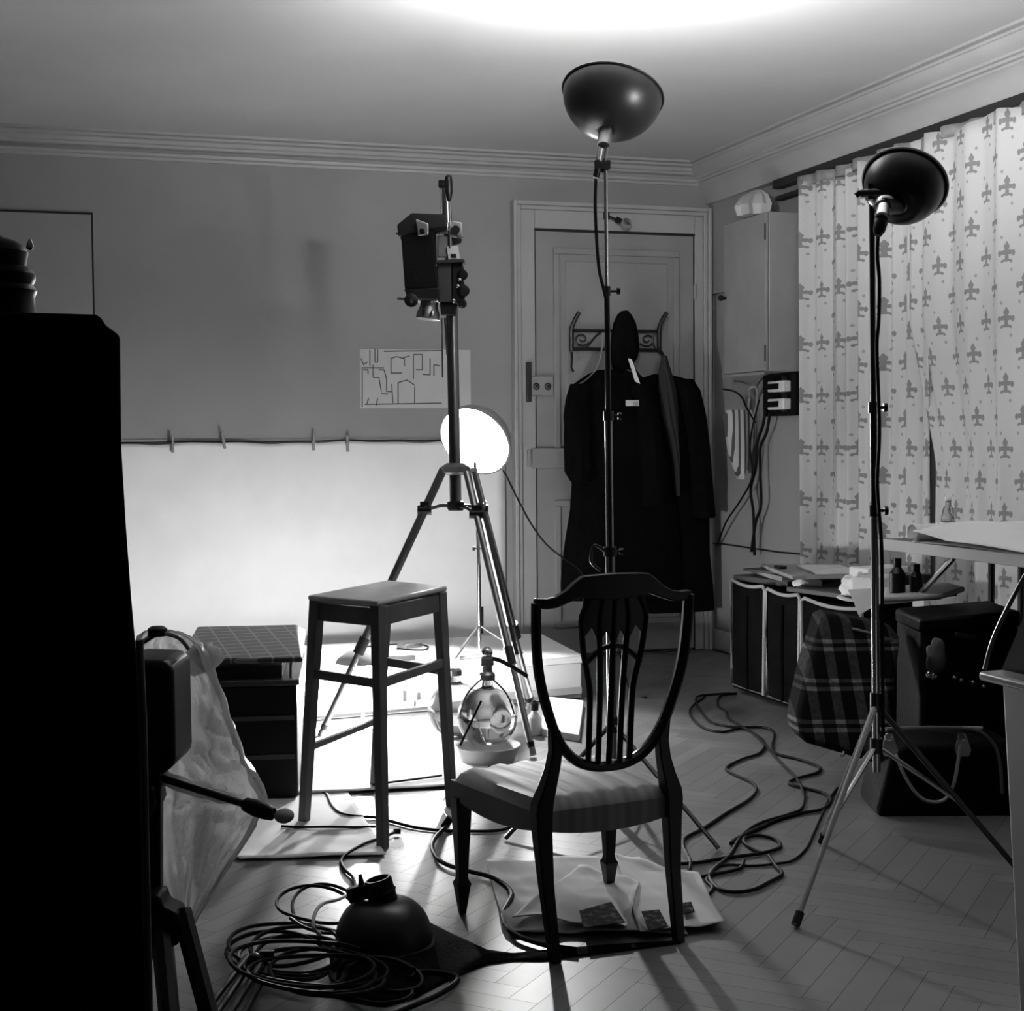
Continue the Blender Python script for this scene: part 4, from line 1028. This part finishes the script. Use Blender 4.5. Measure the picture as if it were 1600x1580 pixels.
# junk on platform
def onp(px, py, z=zx): return fl(px, py, z)
slabp = lambda px, py, w_, l_, h, a_, mt, nm, lab, cat: (lambda c: slab(c.x, c.y, zx + .001, w_, l_, h, a_, mt, nm, lab, cat))(onp(px, py))
slabp(640, 1012, .10, .07, .02, .4, M_dsteel, 'cable_tin', 'small flat tin on the low platform seen through the stool', 'tin')
slabp(622, 1033, .16, .03, .02, .1, M_dkb, 'dark_rod', 'dark rod lying on the low platform front edge inside the stool', 'rod')
slabp(735, 1029, .12, .02, .012, .15, M_grey, 'grey_pencil', 'short grey stick on the low platform left of the tripod leg', 'stick')
S('rolled_wire', MB().tube(smooth([onp(560, 1012, zx + .01), onp(600, 1008, zx + .01), onp(640, 1006, zx + .01), onp(668, 1010, zx + .01), onp(660, 1016, zx + .01), onp(620, 1014, zx + .01)]), .004, 6), M_cable, 'loose dark wire on the far side of the low platform', 'wire')
for x, l in ((628, 'dark clip hanging at the platform front, left of two'), (644, 'white clip hanging at the platform front, right of two')):
    c = dp(x, 1090, 6.55); S('spring_clip', MB().box(c, (.018, .012, .07), R0, F0), M_dkb if x == 628 else M_card, l, 'clip', bevel=.003)
c = dp(680, 1070, 5.9); 
S('wire_coil', MB().tube([c + R0 * (.03 * cos(a)) + Zv * (.025 * sin(a) + a * .001) for a in [i * .5 for i in range(22)]], .003, 6), M_dark_steel, 'small coil of wire hooked on the stool rail near its right leg', 'wire') if False else None

# glass jugs in a bowl
bc = fl(762, 1192, 0)
t = T('white_bowl', 'white enamel basin on the floor holding the round glass flask', 'basin', V(bc.x, bc.y, 0))
DB = (bc - CP).dot(Fw)
part('bowl', MB().lathe(V(bc.x, bc.y, .001), Zv, [(.085, 0), (.10, .01), (.118, .06), (.124, .064), (.122, .068), (.114, .064), (.095, .014), (.0, .01)], 40), M_card, t)
gc = V(bc.x, bc.y, .17)
t = T('glass_flask', 'round glass flask with a metal tap head standing in the white basin', 'flask', gc - Zv * .10)
M_fl = mat('flask_glass', .42, .04, trans=.96, ior=1.48)
prof = [(.05, -.10)] + [(.112 * sin(a), -.112 * cos(a)) for a in [.55 + i * (pi - .80) / 14 for i in range(15)]] + [(.022, .115), (.02, .15)]
part('globe', MB().lathe(gc, Zv, prof, 40), M_fl, t)
part('neck_cap', MB().lathe(gc + Zv * .14, Zv, [(.03, 0), (.03, .02), (.02, .03), (.02, .05), (.026, .055), (.024, .08), (.01, .09)], 20), M_dsteel, t)
part('tap', MB().ball(gc + Zv * .24 - R0 * .0, .022), M_steel, t)
part('hose', MB().tube(smooth([gc + Zv * .22, gc + Zv * .21 + R0 * .05, gc + Zv * .17 + R0 * .12, gc + Zv * .15 + R0 * .15]), .008, 8), M_black, t)
part('straw_tube', MB().tube([dp(752, 1095, DB - .12), dp(719, 1165, DB - .13)], .0045, 8), M_black, t)
for s_ in (-1, 1): part('bail_wire', MB().tube(smooth([gc + Zv * .16, gc + Zv * .10 + R0 * s_ * .07 - F0 * .06, gc + R0 * s_ * .10 - F0 * .05 + Zv * .02]), .003, 6), M_dark_steel, t)
g2 = dp(712, 1115, DB + .45); g2.z = .115
t = T('glass_flask', 'second round glass flask on the floor, half hidden by the stool leg', 'flask', V(g2.x, g2.y, 0))
part('globe', MB().lathe(g2, Zv, prof, 40), M_fl, t)
part('neck_cap', MB().lathe(g2 + Zv * .14, Zv, [(.026, 0), (.026, .02), (.015, .03)], 20), M_dsteel, t)
# little white bottle + clamp near tripod foot
c = fl(835, 1148); t = T('plastic_bottle', 'small white squeeze bottle with dark top beside the tripod foot', 'bottle', c)
part('body', MB().lathe(c + Zv * .001, Zv, [(.03, 0), (.033, .01), (.03, .07), (.012, .09), (.012, .10)], 20), M_card, t)
part('cap', MB().lathe(c + Zv * .1, Zv, [(.018, 0), (.018, .025), (.006, .04)], 14), M_black, t)

# white floor sheets
random.seed(9)
def floor_sheet(c4, name, lab, cat, mt, amp=.006, nu=40, nv=30, seed=0, z0=.004, edge=0.0, solid=.0012, group=None):
    c4 = [Vector(p) for p in c4]
    def fn(u, v):
        p = (c4[0] * (1 - u) + c4[1] * u) * (1 - v) + (c4[3] * (1 - u) + c4[2] * u) * v
        n_ = noise.noise(Vector((p.x * 5 + seed, p.y * 5, seed))) + .5 * noise.noise(Vector((p.x * 14 + seed, p.y * 14, 3)))
        z = z0 + max(0, amp * (n_ + .35)); e = min(u, 1 - u, v, 1 - v)
        z += edge * max(0, 1 - e * 12) * (.5 + .5 * sin(u * 11 + v * 7 + seed))
        return (p.x, p.y, z)
    return S(name, MB().grid(fn, nu, nv), mt, lab, cat, group, solid=solid)
floor_sheet([fl(375, 1346), fl(603, 1339), V(1.02, 5.3, 0), V(.2, 5.6, 0)], 'floor_paper', 'white paper lying on the floor under the front leg of the stool', 'paper', M_white, .004, seed=1, z0=.004, edge=.004)
floor_sheet([V(-.4, 5.15, 0), V(1.5, 4.92, 0), V(1.75, 6.1, 0), V(-.4, 6.2, 0)], 'floor_paper', 'broad white paper covering the floor below the tripod', 'paper', M_white, .003, seed=4, z0=.009)
# newspapers
def f_news(t_, base):
    o = t_.xyz(t_.coord())
    l = t_.math('GREATER_THAN', t_.math('SINE', t_.math('MULTIPLY', o[1], 900.0)), .2)
    col = t_.math('GREATER_THAN', t_.math('SINE', t_.math('MULTIPLY', o[0], 70.0)), -.8)
    return t_.mix(t_.math('MULTIPLY', t_.math('MULTIPLY', l, col), .25), .62, .35)
M_news = mat('newsprint', .55, .9, fn=f_news, spec=.1)
g = 'newspapers spread under the chair'
floor_sheet([fl(790, 1462), fl(1075, 1464), fl(1000, 1345), fl(760, 1352)], 'newspaper', 'open crumpled newspaper spread under the seat of the chair', 'newspaper', M_news, .012, seed=7, z0=.003, edge=.008, group=g)
floor_sheet([fl(1000, 1468), fl(1132, 1455), fl(1092, 1378), fl(960, 1345)], 'newspaper', 'folded newspaper at the right under the rear chair leg', 'newspaper', M_news, .006, seed=3, z0=.016, edge=.006, group=g)
floor_sheet([fl(800, 1448), fl(980, 1466), fl(1000, 1392), fl(905, 1368)], 'newspaper', 'newspaper page with a dark printed picture in the middle of the spread', 'newspaper', M_news, .006, seed=5, z0=.022, edge=.01, group=g)
def picture(c4, z, lab, seed):
    def fp(t_, b_):
        n = t_.node('ShaderNodeTexNoise'); n.inputs['Scale'].default_value = 45; n.inputs['Detail'].default_value = 5; t_.l.new(t_.coord(), n.inputs[0])
        return t_.mix(t_.math('MINIMUM', t_.math('MAXIMUM', t_.math('MULTIPLY_ADD', n.outputs[0], 6.0, -3.0), 0.0), 1.0), .004, .12)
    m = mat('printed_picture', .1, .9, fn=fp, spec=.05)
    c4 = [fl(x, y, z) for x, y in c4]
    S('printed_picture', MB().prism(c4, Zv * .0015), m, lab, 'printed picture')
picture([(905, 1424), (955, 1410), (977, 1442), (912, 1450)], .037, 'dark printed picture on the middle newspaper page', 1)
picture([(1002, 1425), (1030, 1422), (1044, 1448), (1015, 1455)], .030, 'small dark printed picture beside the rear right chair leg', 2)
picture([(1062, 1412), (1080, 1410), (1086, 1426), (1068, 1428)], .034, 'tiny printed headline block on the right newspaper', 3)

# black trunk with woven lid
DK = 4.95
t = T('radio_cabinet', 'low black cabinet with a raised grid-patterned lid behind the plastic', 'cabinet', fl(400, 1260))
kz = .405
f0 = fl(316, 1255); f1 = fl(466, 1250); dirx = (f1 - f0).normalized(); diry = Zv.cross(dirx)
f0 = f0 - dirx * .05
K = lambda u, v, z: f0 + dirx * u + diry * v + Zv * z
W_ = (f1 - f0).length; Dp = .62
mb = MB(); mb.hexa([K(0, 0, .01), K(W_, 0, .01), K(W_, Dp, .01), K(0, Dp, .01), K(0, 0, kz - .02), K(W_, 0, kz - .02), K(W_, Dp, kz - .02), K(0, Dp, kz - .02)])
part('body', mb, M_black, t, bevel=.006)
part('top_board', MB().hexa([K(-.01, -.01, kz - .019), K(W_ + .01, -.01, kz - .019), K(W_ + .01, Dp, kz - .019), K(-.01, Dp, kz - .019), K(-.01, -.01, kz), K(W_ + .01, -.01, kz), K(W_ + .01, Dp, kz), K(-.01, Dp, kz)]), mat('worn_black', .05, .3, var=.5, vscale=12), t, bevel=.003)
for z in (.14, .27): part('shelf_edge', MB().hexa([K(.01, -.008, z), K(W_ - .01, -.008, z), K(W_ - .01, .01, z), K(.01, .01, z), K(.01, -.008, z + .014), K(W_ - .01, -.008, z + .014), K(W_ - .01, .01, z + .014), K(.01, .01, z + .014)]), M_dkb, t)
def f_grid(t_, base):
    o = t_.xyz(t_.coord())
    a_ = t_.math('LESS_THAN', t_.math('FRACT', t_.math('MULTIPLY', o[0], 15.0)), .12); b_ = t_.math('LESS_THAN', t_.math('FRACT', t_.math('MULTIPLY', o[1], 15.0)), .22)
    return t_.mix(t_.math('MAXIMUM', a_, b_), .035, .16)
lz = kz + .055
part('lid', MB().hexa([K(-.02, 0, lz), K(W_ + .02, 0, lz), K(W_ + .02, Dp + .05, lz + .025), K(-.02, Dp + .05, lz + .025), K(-.02, 0, lz + .02), K(W_ + .02, 0, lz + .02), K(W_ - .02, Dp + .02, lz + .05), K(-.02, Dp + .02, lz + .05)]), mat('grid_lid', .05, .4, fn=f_grid), t, bevel=.006, label='lid with pale grid pattern')
for u in (.03, W_ - .02):
    part('lid_stay', MB().cyl(K(u, .05, kz), K(u, .08, lz), .006), M_steel, t)
part('lid_filling', MB().hexa([K(.05, .06, kz), K(W_ - .05, .06, kz), K(W_ - .05, Dp - .05, kz), K(.05, Dp - .05, kz), K(.05, .06, kz + .04), K(W_ - .05, .06, kz + .04), K(W_ - .05, Dp - .05, kz + .05), K(.05, Dp - .05, kz + .05)]), M_dkb, t)

# studio camera in plastic
t = T('plastic_cover', 'crumpled translucent plastic sheet draped beside the dark box at left', 'plastic sheet', dp(330, 1440, 3.05))
rows_ = [(986, 226, 262), (994, 215, 292), (1010, 205, 312), (1040, 200, 326), (1080, 200, 340), (1120, 200, 355), (1160, 200, 371), (1190, 200, 382), (1215, 200, 398), (1250, 200, 416), (1270, 200, 408), (1300, 205, 395), (1350, 220, 360), (1400, 240, 330), (1440, 262, 306), (1462, 280, 296)]
rings = []
for y_, xl, xr in rows_:
    a_ = dp(xl, y_, 3.1); b_ = dp(xr, y_, 3.1); c = (a_ + b_) / 2
    rings.append((c, (b_ - a_).length / 2))
mb = MB(); NR = 120; vv = []; fs = []
dens = []
for (c0_, r0_), (c1_, r1_) in zip(rings, rings[1:]):
    for k in range(4): dens.append((c0_ + (c1_ - c0_) * k / 4, r0_ + (r1_ - r0_) * k / 4))
dens.append(rings[-1])
for q, (c, r) in enumerate(dens):
    for k in range(NR):
        a_ = -.35 + (pi + .7) * k / (NR - 1)
        g_ = 1 + .05 * sin(a_ * 5 + q * .15) + .12 * noise.noise(Vector((cos(a_) * 2, sin(a_) * 2, q * .18))) + .05 * (1 - abs(noise.noise(Vector((a_ * 4, q * .12, 2))) * 4))
        vv.append(c + R0 * r * cos(a_) * (g_ if cos(a_) < .7 else 1 + (g_ - 1) * .3) + F0 * min(r, .16) * .6 * sin(a_) * g_ + F0 * .03 * abs(noise.noise(Vector((k * .12, q * .25, 5)))) * 2)
for q in range(len(dens) - 1):
    for k in range(NR - 1): fs.append((q * NR + k, q * NR + k + 1, (q + 1) * NR + k + 1, (q + 1) * NR + k))
mb.add(vv, fs)
m = bpy.data.materials.new('plastic_film'); m.use_nodes = True; nt = NT(m); b = nt.n['Principled BSDF']
b.inputs['Base Color'].default_value = (.85, .85, .85, 1); b.inputs['Roughness'].default_value = .25
b.inputs['Transmission Weight'].default_value = .0
tr = nt.node('ShaderNodeBsdfTranslucent'); tr.inputs[0].default_value = (.9, .9, .9, 1)
mx = nt.node('ShaderNodeMixShader'); mx.inputs[0].default_value = .55
nt.l.new(b.outputs[0], mx.inputs[1]); nt.l.new(tr.outputs[0], mx.inputs[2]); nt.l.new(mx.outputs[0], nt.n['Material Output'].inputs[0])
nz = nt.node('ShaderNodeTexNoise'); nz.inputs['Scale'].default_value = 9; nz.inputs['Detail'].default_value = 7
bpn = nt.node('ShaderNodeBump'); bpn.inputs['Strength'].default_value = .9; bpn.inputs['Distance'].default_value = .05
nt.l.new(nt.coord(), nz.inputs[0]); nt.l.new(nz.outputs[0], bpn.inputs['Height']); nt.l.new(bpn.outputs[0], b.inputs['Normal']); nt.l.new(bpn.outputs[0], tr.inputs['Normal'])
M_film = m
part('sheet', mb, M_film, t, ang=70)
crm = MB().ball(dp(318, 1028, 3.15), .035, 20, (1.2, .6, .8))
for i, p in enumerate(crm.v): crm.v[i] = p + Vector((1, 1, 1)) * .02 * noise.noise(p * 40)
part('gathered_corner', crm, M_film, t)
part('tied_roll', MB().tube(smooth([dp(232, 1205, 2.86), dp(262, 1218, 2.86), dp(300, 1232, 2.86), dp(340, 1244, 2.87), dp(370, 1250, 2.88)]), [.02, .02, .018, .02, .022, .020, .018, .018, .02, .021, .02, .018, .018, .02, .02, .018, .016, .016, .018, .018, .016, .014, .012, .010, .008], 10, flat=.7), M_film, t)
# dark box + tripod
t = T('covered_camera', 'black box camera on a heavy black tripod at the left, wrapped in plastic', 'camera', dp(262, 2180, 2.75))
part('box', MB().vprism([(222, 1012), (290, 1014), (299, 1030), (302, 1168), (284, 1182), (222, 1185)], 2.92, .16), M_black, t, bevel=.012)
part('top_strap', MB().tube(smooth([dp(222, 1004, 2.84), dp(250, 990, 2.84), dp(280, 996, 2.84), dp(296, 1014, 2.84)]), .010, 8, flat=.5), M_dsteel, t)
part('top_knob', MB().lathe(dp(246, 992, 2.84), Zv, [(.018, -.002), (.018, .012), (.012, .016)], 16), M_black, t)
part('base_plate', MB().vprism([(222, 1205), (258, 1210), (262, 1240), (250, 1268), (222, 1272)], 2.9, .1), M_black, t, bevel=.01)
part('pan_rod', MB().cyl(dp(240, 1212, 2.85), dp(380, 1256, 2.78), .007), M_dark_steel, t)
pr_ = dp(436, 1276, 2.75) - dp(378, 1255, 2.78)
part('pan_grip', MB().lathe(dp(378, 1255, 2.78), pr_, [(.006, 0), (.013, .008), (.016, .03), (.015, .05), (.012, .068)], 18), M_black, t)
part('grip_ball', MB().ball(dp(444, 1275, 2.76), .017, 18, (1.1, 1, .8)), M_card, t, label='white end ball')
part('centre_post', MB().vprism([(228, 1385), (256, 1385), (256, 1180), (228, 1180)], 2.85, .03), M_black, t, bevel=.004)
part('tripod_head', MB().vprism([(226, 1385), (262, 1382), (268, 1400), (290, 1410), (294, 1440), (290, 1460), (228, 1460)], 2.83, .07), M_black, t, bevel=.006)
for (x0, y0, x1, y1, D0, D1) in ((284, 1425, 392, 1830, 2.80, 2.55), (252, 1450, 302, 1990, 2.78, 2.36), (240, 1430, 150, 1800, 2.85, 2.62)):
    a_ = dp(x0, y0, D0); b_ = dp(x1, y1, D1)
    f = (a_.z - 0) / (a_.z - b_.z); b_ = a_ + (b_ - a_) * f; b_.z = .0
    part('leg', MB().tube([a_, b_], [.020, .017], 8), M_black, t)

# foreground dark cabinet with ornament on it
YC_ = 1.55
t = T('tall_cabinet', 'tall black cabinet with chamfered top corner filling the left foreground', 'cabinet', onY(60, 2200, YC_))
ol = [(-260, 480), (0, 487), (150, 491), (158, 496), (166, 508), (188, 524), (190, 700), (197, 820), (205, 930), (213, 1020), (219, 1130), (222, 1300), (226, 1480), (231, 1700), (238, 2250), (-260, 2250)]
def cpt(x, y, o=0.0):
    p = onY(x, y, YC_ + o); p.z = max(p.z, 0.0); return p
cb3 = part('carcass', MB().prism([cpt(x, y) for x, y in ol], V(0, .35, 0)), mat('black_lacquer', .005, .7, spec=.15), t, bevel=.004)
ed = [(x, y) for x, y in ol[6:15]]
part('edge_strip', MB().tube([cpt(x + 5, y, .03) for x, y in ((213, 1000), (219, 1130), (222, 1300), (226, 1480), (231, 1700), (238, 2230))], .004, 8), mat('edge_highlight', .16, .5), t, label='lighter vertical strip standing in for the highlight on the cabinet edge')  # lighter tone paints the highlight along the lit side of the cabinet
c = dp(-12, 487, 1.75); c.z = onY(0, 489, YC_).z + .0015
px_ = 1.75 / FPX
t = T('ornament', 'dark turned ornament with ridges standing on the black cabinet', 'ornament', c)
pf = [(60, 488), (56, 478), (60, 470), (66, 464), (65, 450), (64, 432), (68, 422), (67, 419), (62, 413), (66, 404), (66, 396), (60, 388), (52, 384), (54, 372), (56, 362), (50, 352), (36, 344), (20, 340), (12, 334), (10, 318), (14, 300), (6, 285)]
prof = [(max(.004, r * px_), (488 - y) * px_) for r, y in pf]
part('body', MB().lathe(c, Zv, prof, 40), M_black, t)
part('highlight_bead', MB().lathe(dp(47, 390, 1.735), Zv, [(.001, -.001), (.0045, .002), (.004, .006), (.001, .013)], 14), M_steel, t, label='small bright metal tip standing in for a highlight')  # steel tip modelled in place of the ornament's highlight

# reflector on the floor with cloth
rc = fl(600, 1480); RD = .115
t = T('dish_lamp', 'dark dish lamp lying face down on the floor among coiled cables', 'lamp', V(rc.x, rc.y, 0))
RH = .10
prof = [(RD * 1.05, .0), (RD * 1.06, .004), (RD, .012)] + [(.032 + (RD - .032) * cos(a_) ** .9, .012 + RH * sin(a_)) for a_ in [i * pi / 2 / 12 for i in range(1, 13)]]
part('reflector', MB().lathe(V(rc.x, rc.y, .004), Zv, prof, 48, cap0=False), M_dish, t)
nk2 = V(rc.x, rc.y, .11)
part('neck', MB().lathe(nk2, Zv - R0 * .25, [(.034, -.01), (.034, .02), (.037, .024), (.033, .03), (.033, .05), (.030, .056), (.026, .056), (.024, .04)], 28), M_black, t)
part('clamp', MB().box(nk2 + Zv * .02 - R0 * .06, (.05, .03, .035), R0 + Zv * .3, F0), M_black, t, bevel=.005)
part('clamp_wing', MB().cyl(nk2 + Zv * .03 - R0 * .05, nk2 + Zv * .065 - R0 * .055, .010, .004), M_dark_steel, t)
# black cloth
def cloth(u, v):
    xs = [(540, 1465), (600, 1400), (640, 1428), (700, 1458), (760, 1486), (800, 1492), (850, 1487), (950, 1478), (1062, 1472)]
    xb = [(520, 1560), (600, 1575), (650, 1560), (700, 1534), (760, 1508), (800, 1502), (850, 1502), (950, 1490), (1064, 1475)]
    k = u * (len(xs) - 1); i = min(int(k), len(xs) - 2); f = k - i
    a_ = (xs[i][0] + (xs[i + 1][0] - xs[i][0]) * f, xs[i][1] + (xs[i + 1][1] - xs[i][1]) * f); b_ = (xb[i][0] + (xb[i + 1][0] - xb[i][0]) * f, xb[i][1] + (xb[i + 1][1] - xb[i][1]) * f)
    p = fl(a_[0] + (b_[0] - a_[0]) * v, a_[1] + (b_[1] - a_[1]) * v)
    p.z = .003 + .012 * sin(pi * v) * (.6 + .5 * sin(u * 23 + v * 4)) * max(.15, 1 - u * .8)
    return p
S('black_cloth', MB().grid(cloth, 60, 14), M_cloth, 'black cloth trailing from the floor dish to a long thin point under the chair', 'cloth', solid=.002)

# ------------------------------------------------------------ cables
def cable(px, lab, r=.0055, z=None, k=6, mt=None, group=None, name='floor_cable', lift=None):
    pts = []
    for i, (x, y) in enumerate(px):
        zz = r + .001 + (0 if not lift else lift[i] if i < len(lift) else 0); pts.append(fl(x, y, zz))
    return S(name, MB().tube(smooth(pts, k), r, 8), mt or M_cable, lab, 'cable', group)
g = 'cables snaking over the parquet at right'
def zc(pts): return [(1020 + x / 3.59, 1000 + y / 3.59) for x, y in pts]
cable(zc([(470, 300), (380, 315), (365, 370), (410, 400), (425, 440), (490, 480), (560, 520), (625, 575), (600, 635), (500, 670), (412, 720), (470, 760), (550, 795), (580, 840), (540, 895), (400, 980), (280, 1060), (185, 1110), (172, 1160), (210, 1240), (200, 1300), (150, 1335), (220, 1340), (320, 1320), (480, 1285), (510, 1240)]),
      'black floor cable running in wide bends from the suitcases towards the newspapers', group=g)
cable(zc([(440, 300), (270, 312), (242, 340), (262, 385), (320, 455), (400, 480), (500, 490), (620, 490), (680, 520), (670, 600), (700, 640), (820, 670), (930, 710), (920, 745), (800, 780), (765, 805), (850, 830), (960, 860), (1000, 900), (950, 950), (820, 975), (700, 1010), (560, 1070), (440, 1140), (480, 1110), (640, 1040)]),
      'black floor cable looping round to the right-hand stand foot', group=g)
cable(zc([(290, 320), (225, 370), (208, 410), (240, 460), (300, 500), (400, 515), (490, 495), (560, 520), (640, 600), (720, 690), (800, 770), (845, 860), (835, 945), (760, 980), (600, 1030), (500, 1100), (430, 1210), (340, 1290), (320, 1340), (380, 1400), (470, 1415), (570, 1400), (650, 1360), (725, 1315), (690, 1270), (650, 1210)]),
      'black floor cable with a big round loop near the newspapers', group=g)
cable(zc([(1035, 830), (985, 900), (940, 1000), (900, 1090), (860, 1170), (790, 1235), (700, 1255), (560, 1268), (430, 1262), (350, 1275), (320, 1310), (300, 1350), (335, 1390), (300, 1440)]), 'thinner floor cable arching down from the right-hand stand', .004, group=g)
cable(zc([(120, 1258), (250, 1250), (400, 1225), (560, 1205), (660, 1185), (715, 1160), (690, 1120), (600, 1098), (520, 1110), (515, 1140), (560, 1170), (610, 1195)]), 'short floor cable ending in a small coil right of the chair', group=g)
cable([(1490, 1240), (1530, 1290), (1570, 1335), (1610, 1380)], 'black cable lying under the right-hand stand towards the frame edge', .007) if False else None
def z2(pts): return [(440 + x / 3.436, 880 + y / 3.436) for x, y in pts]
cable(z2([(190, 1225), (240, 1240), (270, 1300), (310, 1340), (380, 1358), (500, 1365), (600, 1390), (720, 1420), (860, 1436), (1000, 1440), (1150, 1437), (1230, 1420)]), 'dark cable crossing the floor behind the front stool leg', .005)
cable(z2([(0, 1412), (100, 1418), (250, 1416), (400, 1418), (505, 1415)]), 'straight dark cable lying on the white floor paper left of the stool leg', .004, lift=[.006] * 5)
cable(z2([(490, 1190), (600, 1175), (720, 1160), (860, 1140)]), 'thin dark stick cable between stool leg and chair', .004, lift=[.012] * 4)
cable([(622, 1298), (600, 1308), (570, 1318), (545, 1332), (533, 1345), (540, 1360), (552, 1372), (556, 1392)], 'cable leading from the stool to the dish lamp on the floor', .0045, lift=[.006] * 4)
c = fl(620, 1299, .012); S('cable_plug', MB().cyl(c - R0 * .01, c + R0 * .012, .009), M_black, 'small black plug at the cable end beside the front stool leg', 'plug')
cable([(700, 1290), (683, 1306), (675, 1322), (682, 1340), (700, 1352), (730, 1361), (765, 1370), (790, 1384), (800, 1398), (794, 1412), (786, 1428), (790, 1446), (808, 1462), (835, 1472), (858, 1478), (900, 1484)], 'thick dark cable curving under the left front chair leg', .0065, lift=[.002] * 2 + [.004] * 14)
c = fl(698, 1288, .015); S('cable_plug', MB().cyl(c - Zv * .01 - R0 * .01, c + Zv * .02 + R0 * .012, .012), M_black, 'black plug standing beside the left front chair leg', 'plug')
cable([(700, 1240), (692, 1252), (694, 1268), (700, 1278)], 'thin pale wire bow left of the chair seat', .002, mt=M_dsteel)
random.seed(21)
# coiled cables lower left
gk = 'coils of cable around the floor dish'
def coil(cx, cy, rx, ry, turns, seed, lab, r=.005, z=.01):
    random.seed(seed); pts = []
    for i in range(int(turns * 14)):
        a_ = i * 2 * pi / 14; k = 1 + .18 * sin(i * .37 + seed) + .10 * sin(i * .93)
        p = fl(cx + rx * k * cos(a_) + 14 * sin(i * .21), cy + ry * k * sin(a_) + 8 * cos(i * .17)); p.z = z + .005 * (i / 14) + .006 * (1 + sin(i * .8)); pts.append(p)
    S('coiled_cable', MB().tube(smooth(pts, 3), r, 6), M_cable, lab, 'cable', gk)
coil(455, 1510, 75, 38, 5, 1, 'thick coil of black cable left of the dish on the floor')
coil(490, 1545, 95, 34, 4, 2, 'loose coil of black cable nearest the bottom edge', z=.03)
coil(495, 1440, 55, 34, 2.5, 3, 'open upper loops of cable just left of the floor dish', .0045, z=.02)
coil(590, 1552, 62, 30, 2, 4, 'cable loops below the floor dish near the bottom edge', z=.012)
pts = [(552, 1392), (530, 1405), (505, 1412), (492, 1428), (490, 1450), (500, 1460)]
S('dish_cable', MB().tube(smooth([fl(x, y, .05 + .05 * sin(i * .6)) for i, (x, y) in enumerate(pts)]), .0045, 8), M_wcable, 'grey cable arching off the clamp of the floor dish', 'cable')
cable([(600, 1590), (650, 1570), (690, 1552), (715, 1532), (700, 1522), (660, 1518), (640, 1530)], 'cable bending along the lower edge of the black cloth', .006, lift=[.004] * 7)
# folded tripod / rods at lower left
t = T('folded_stand', 'bundle of dark folded light-stand legs lying in the lower left', 'light stand', fl(370, 1560))
for k, (x0, y0, x1, y1) in enumerate(((395, 1500, 300, 1640), (408, 1505, 325, 1640), (420, 1512, 345, 1650), (386, 1496, 290, 1620))):
    part('tube', MB().cyl(fl(x0, y0, .03 + .01 * (k % 2)), fl(x1, y1, .014 + .01 * (k % 2)), .008, n=10), M_dark_steel, t)
part('end_knob', MB().ball(fl(398, 1500, .045), .016), M_black, t); part('wing_nut', MB().box(fl(418, 1492, .05), (.03, .012, .02), R0, F0), M_steel, t)
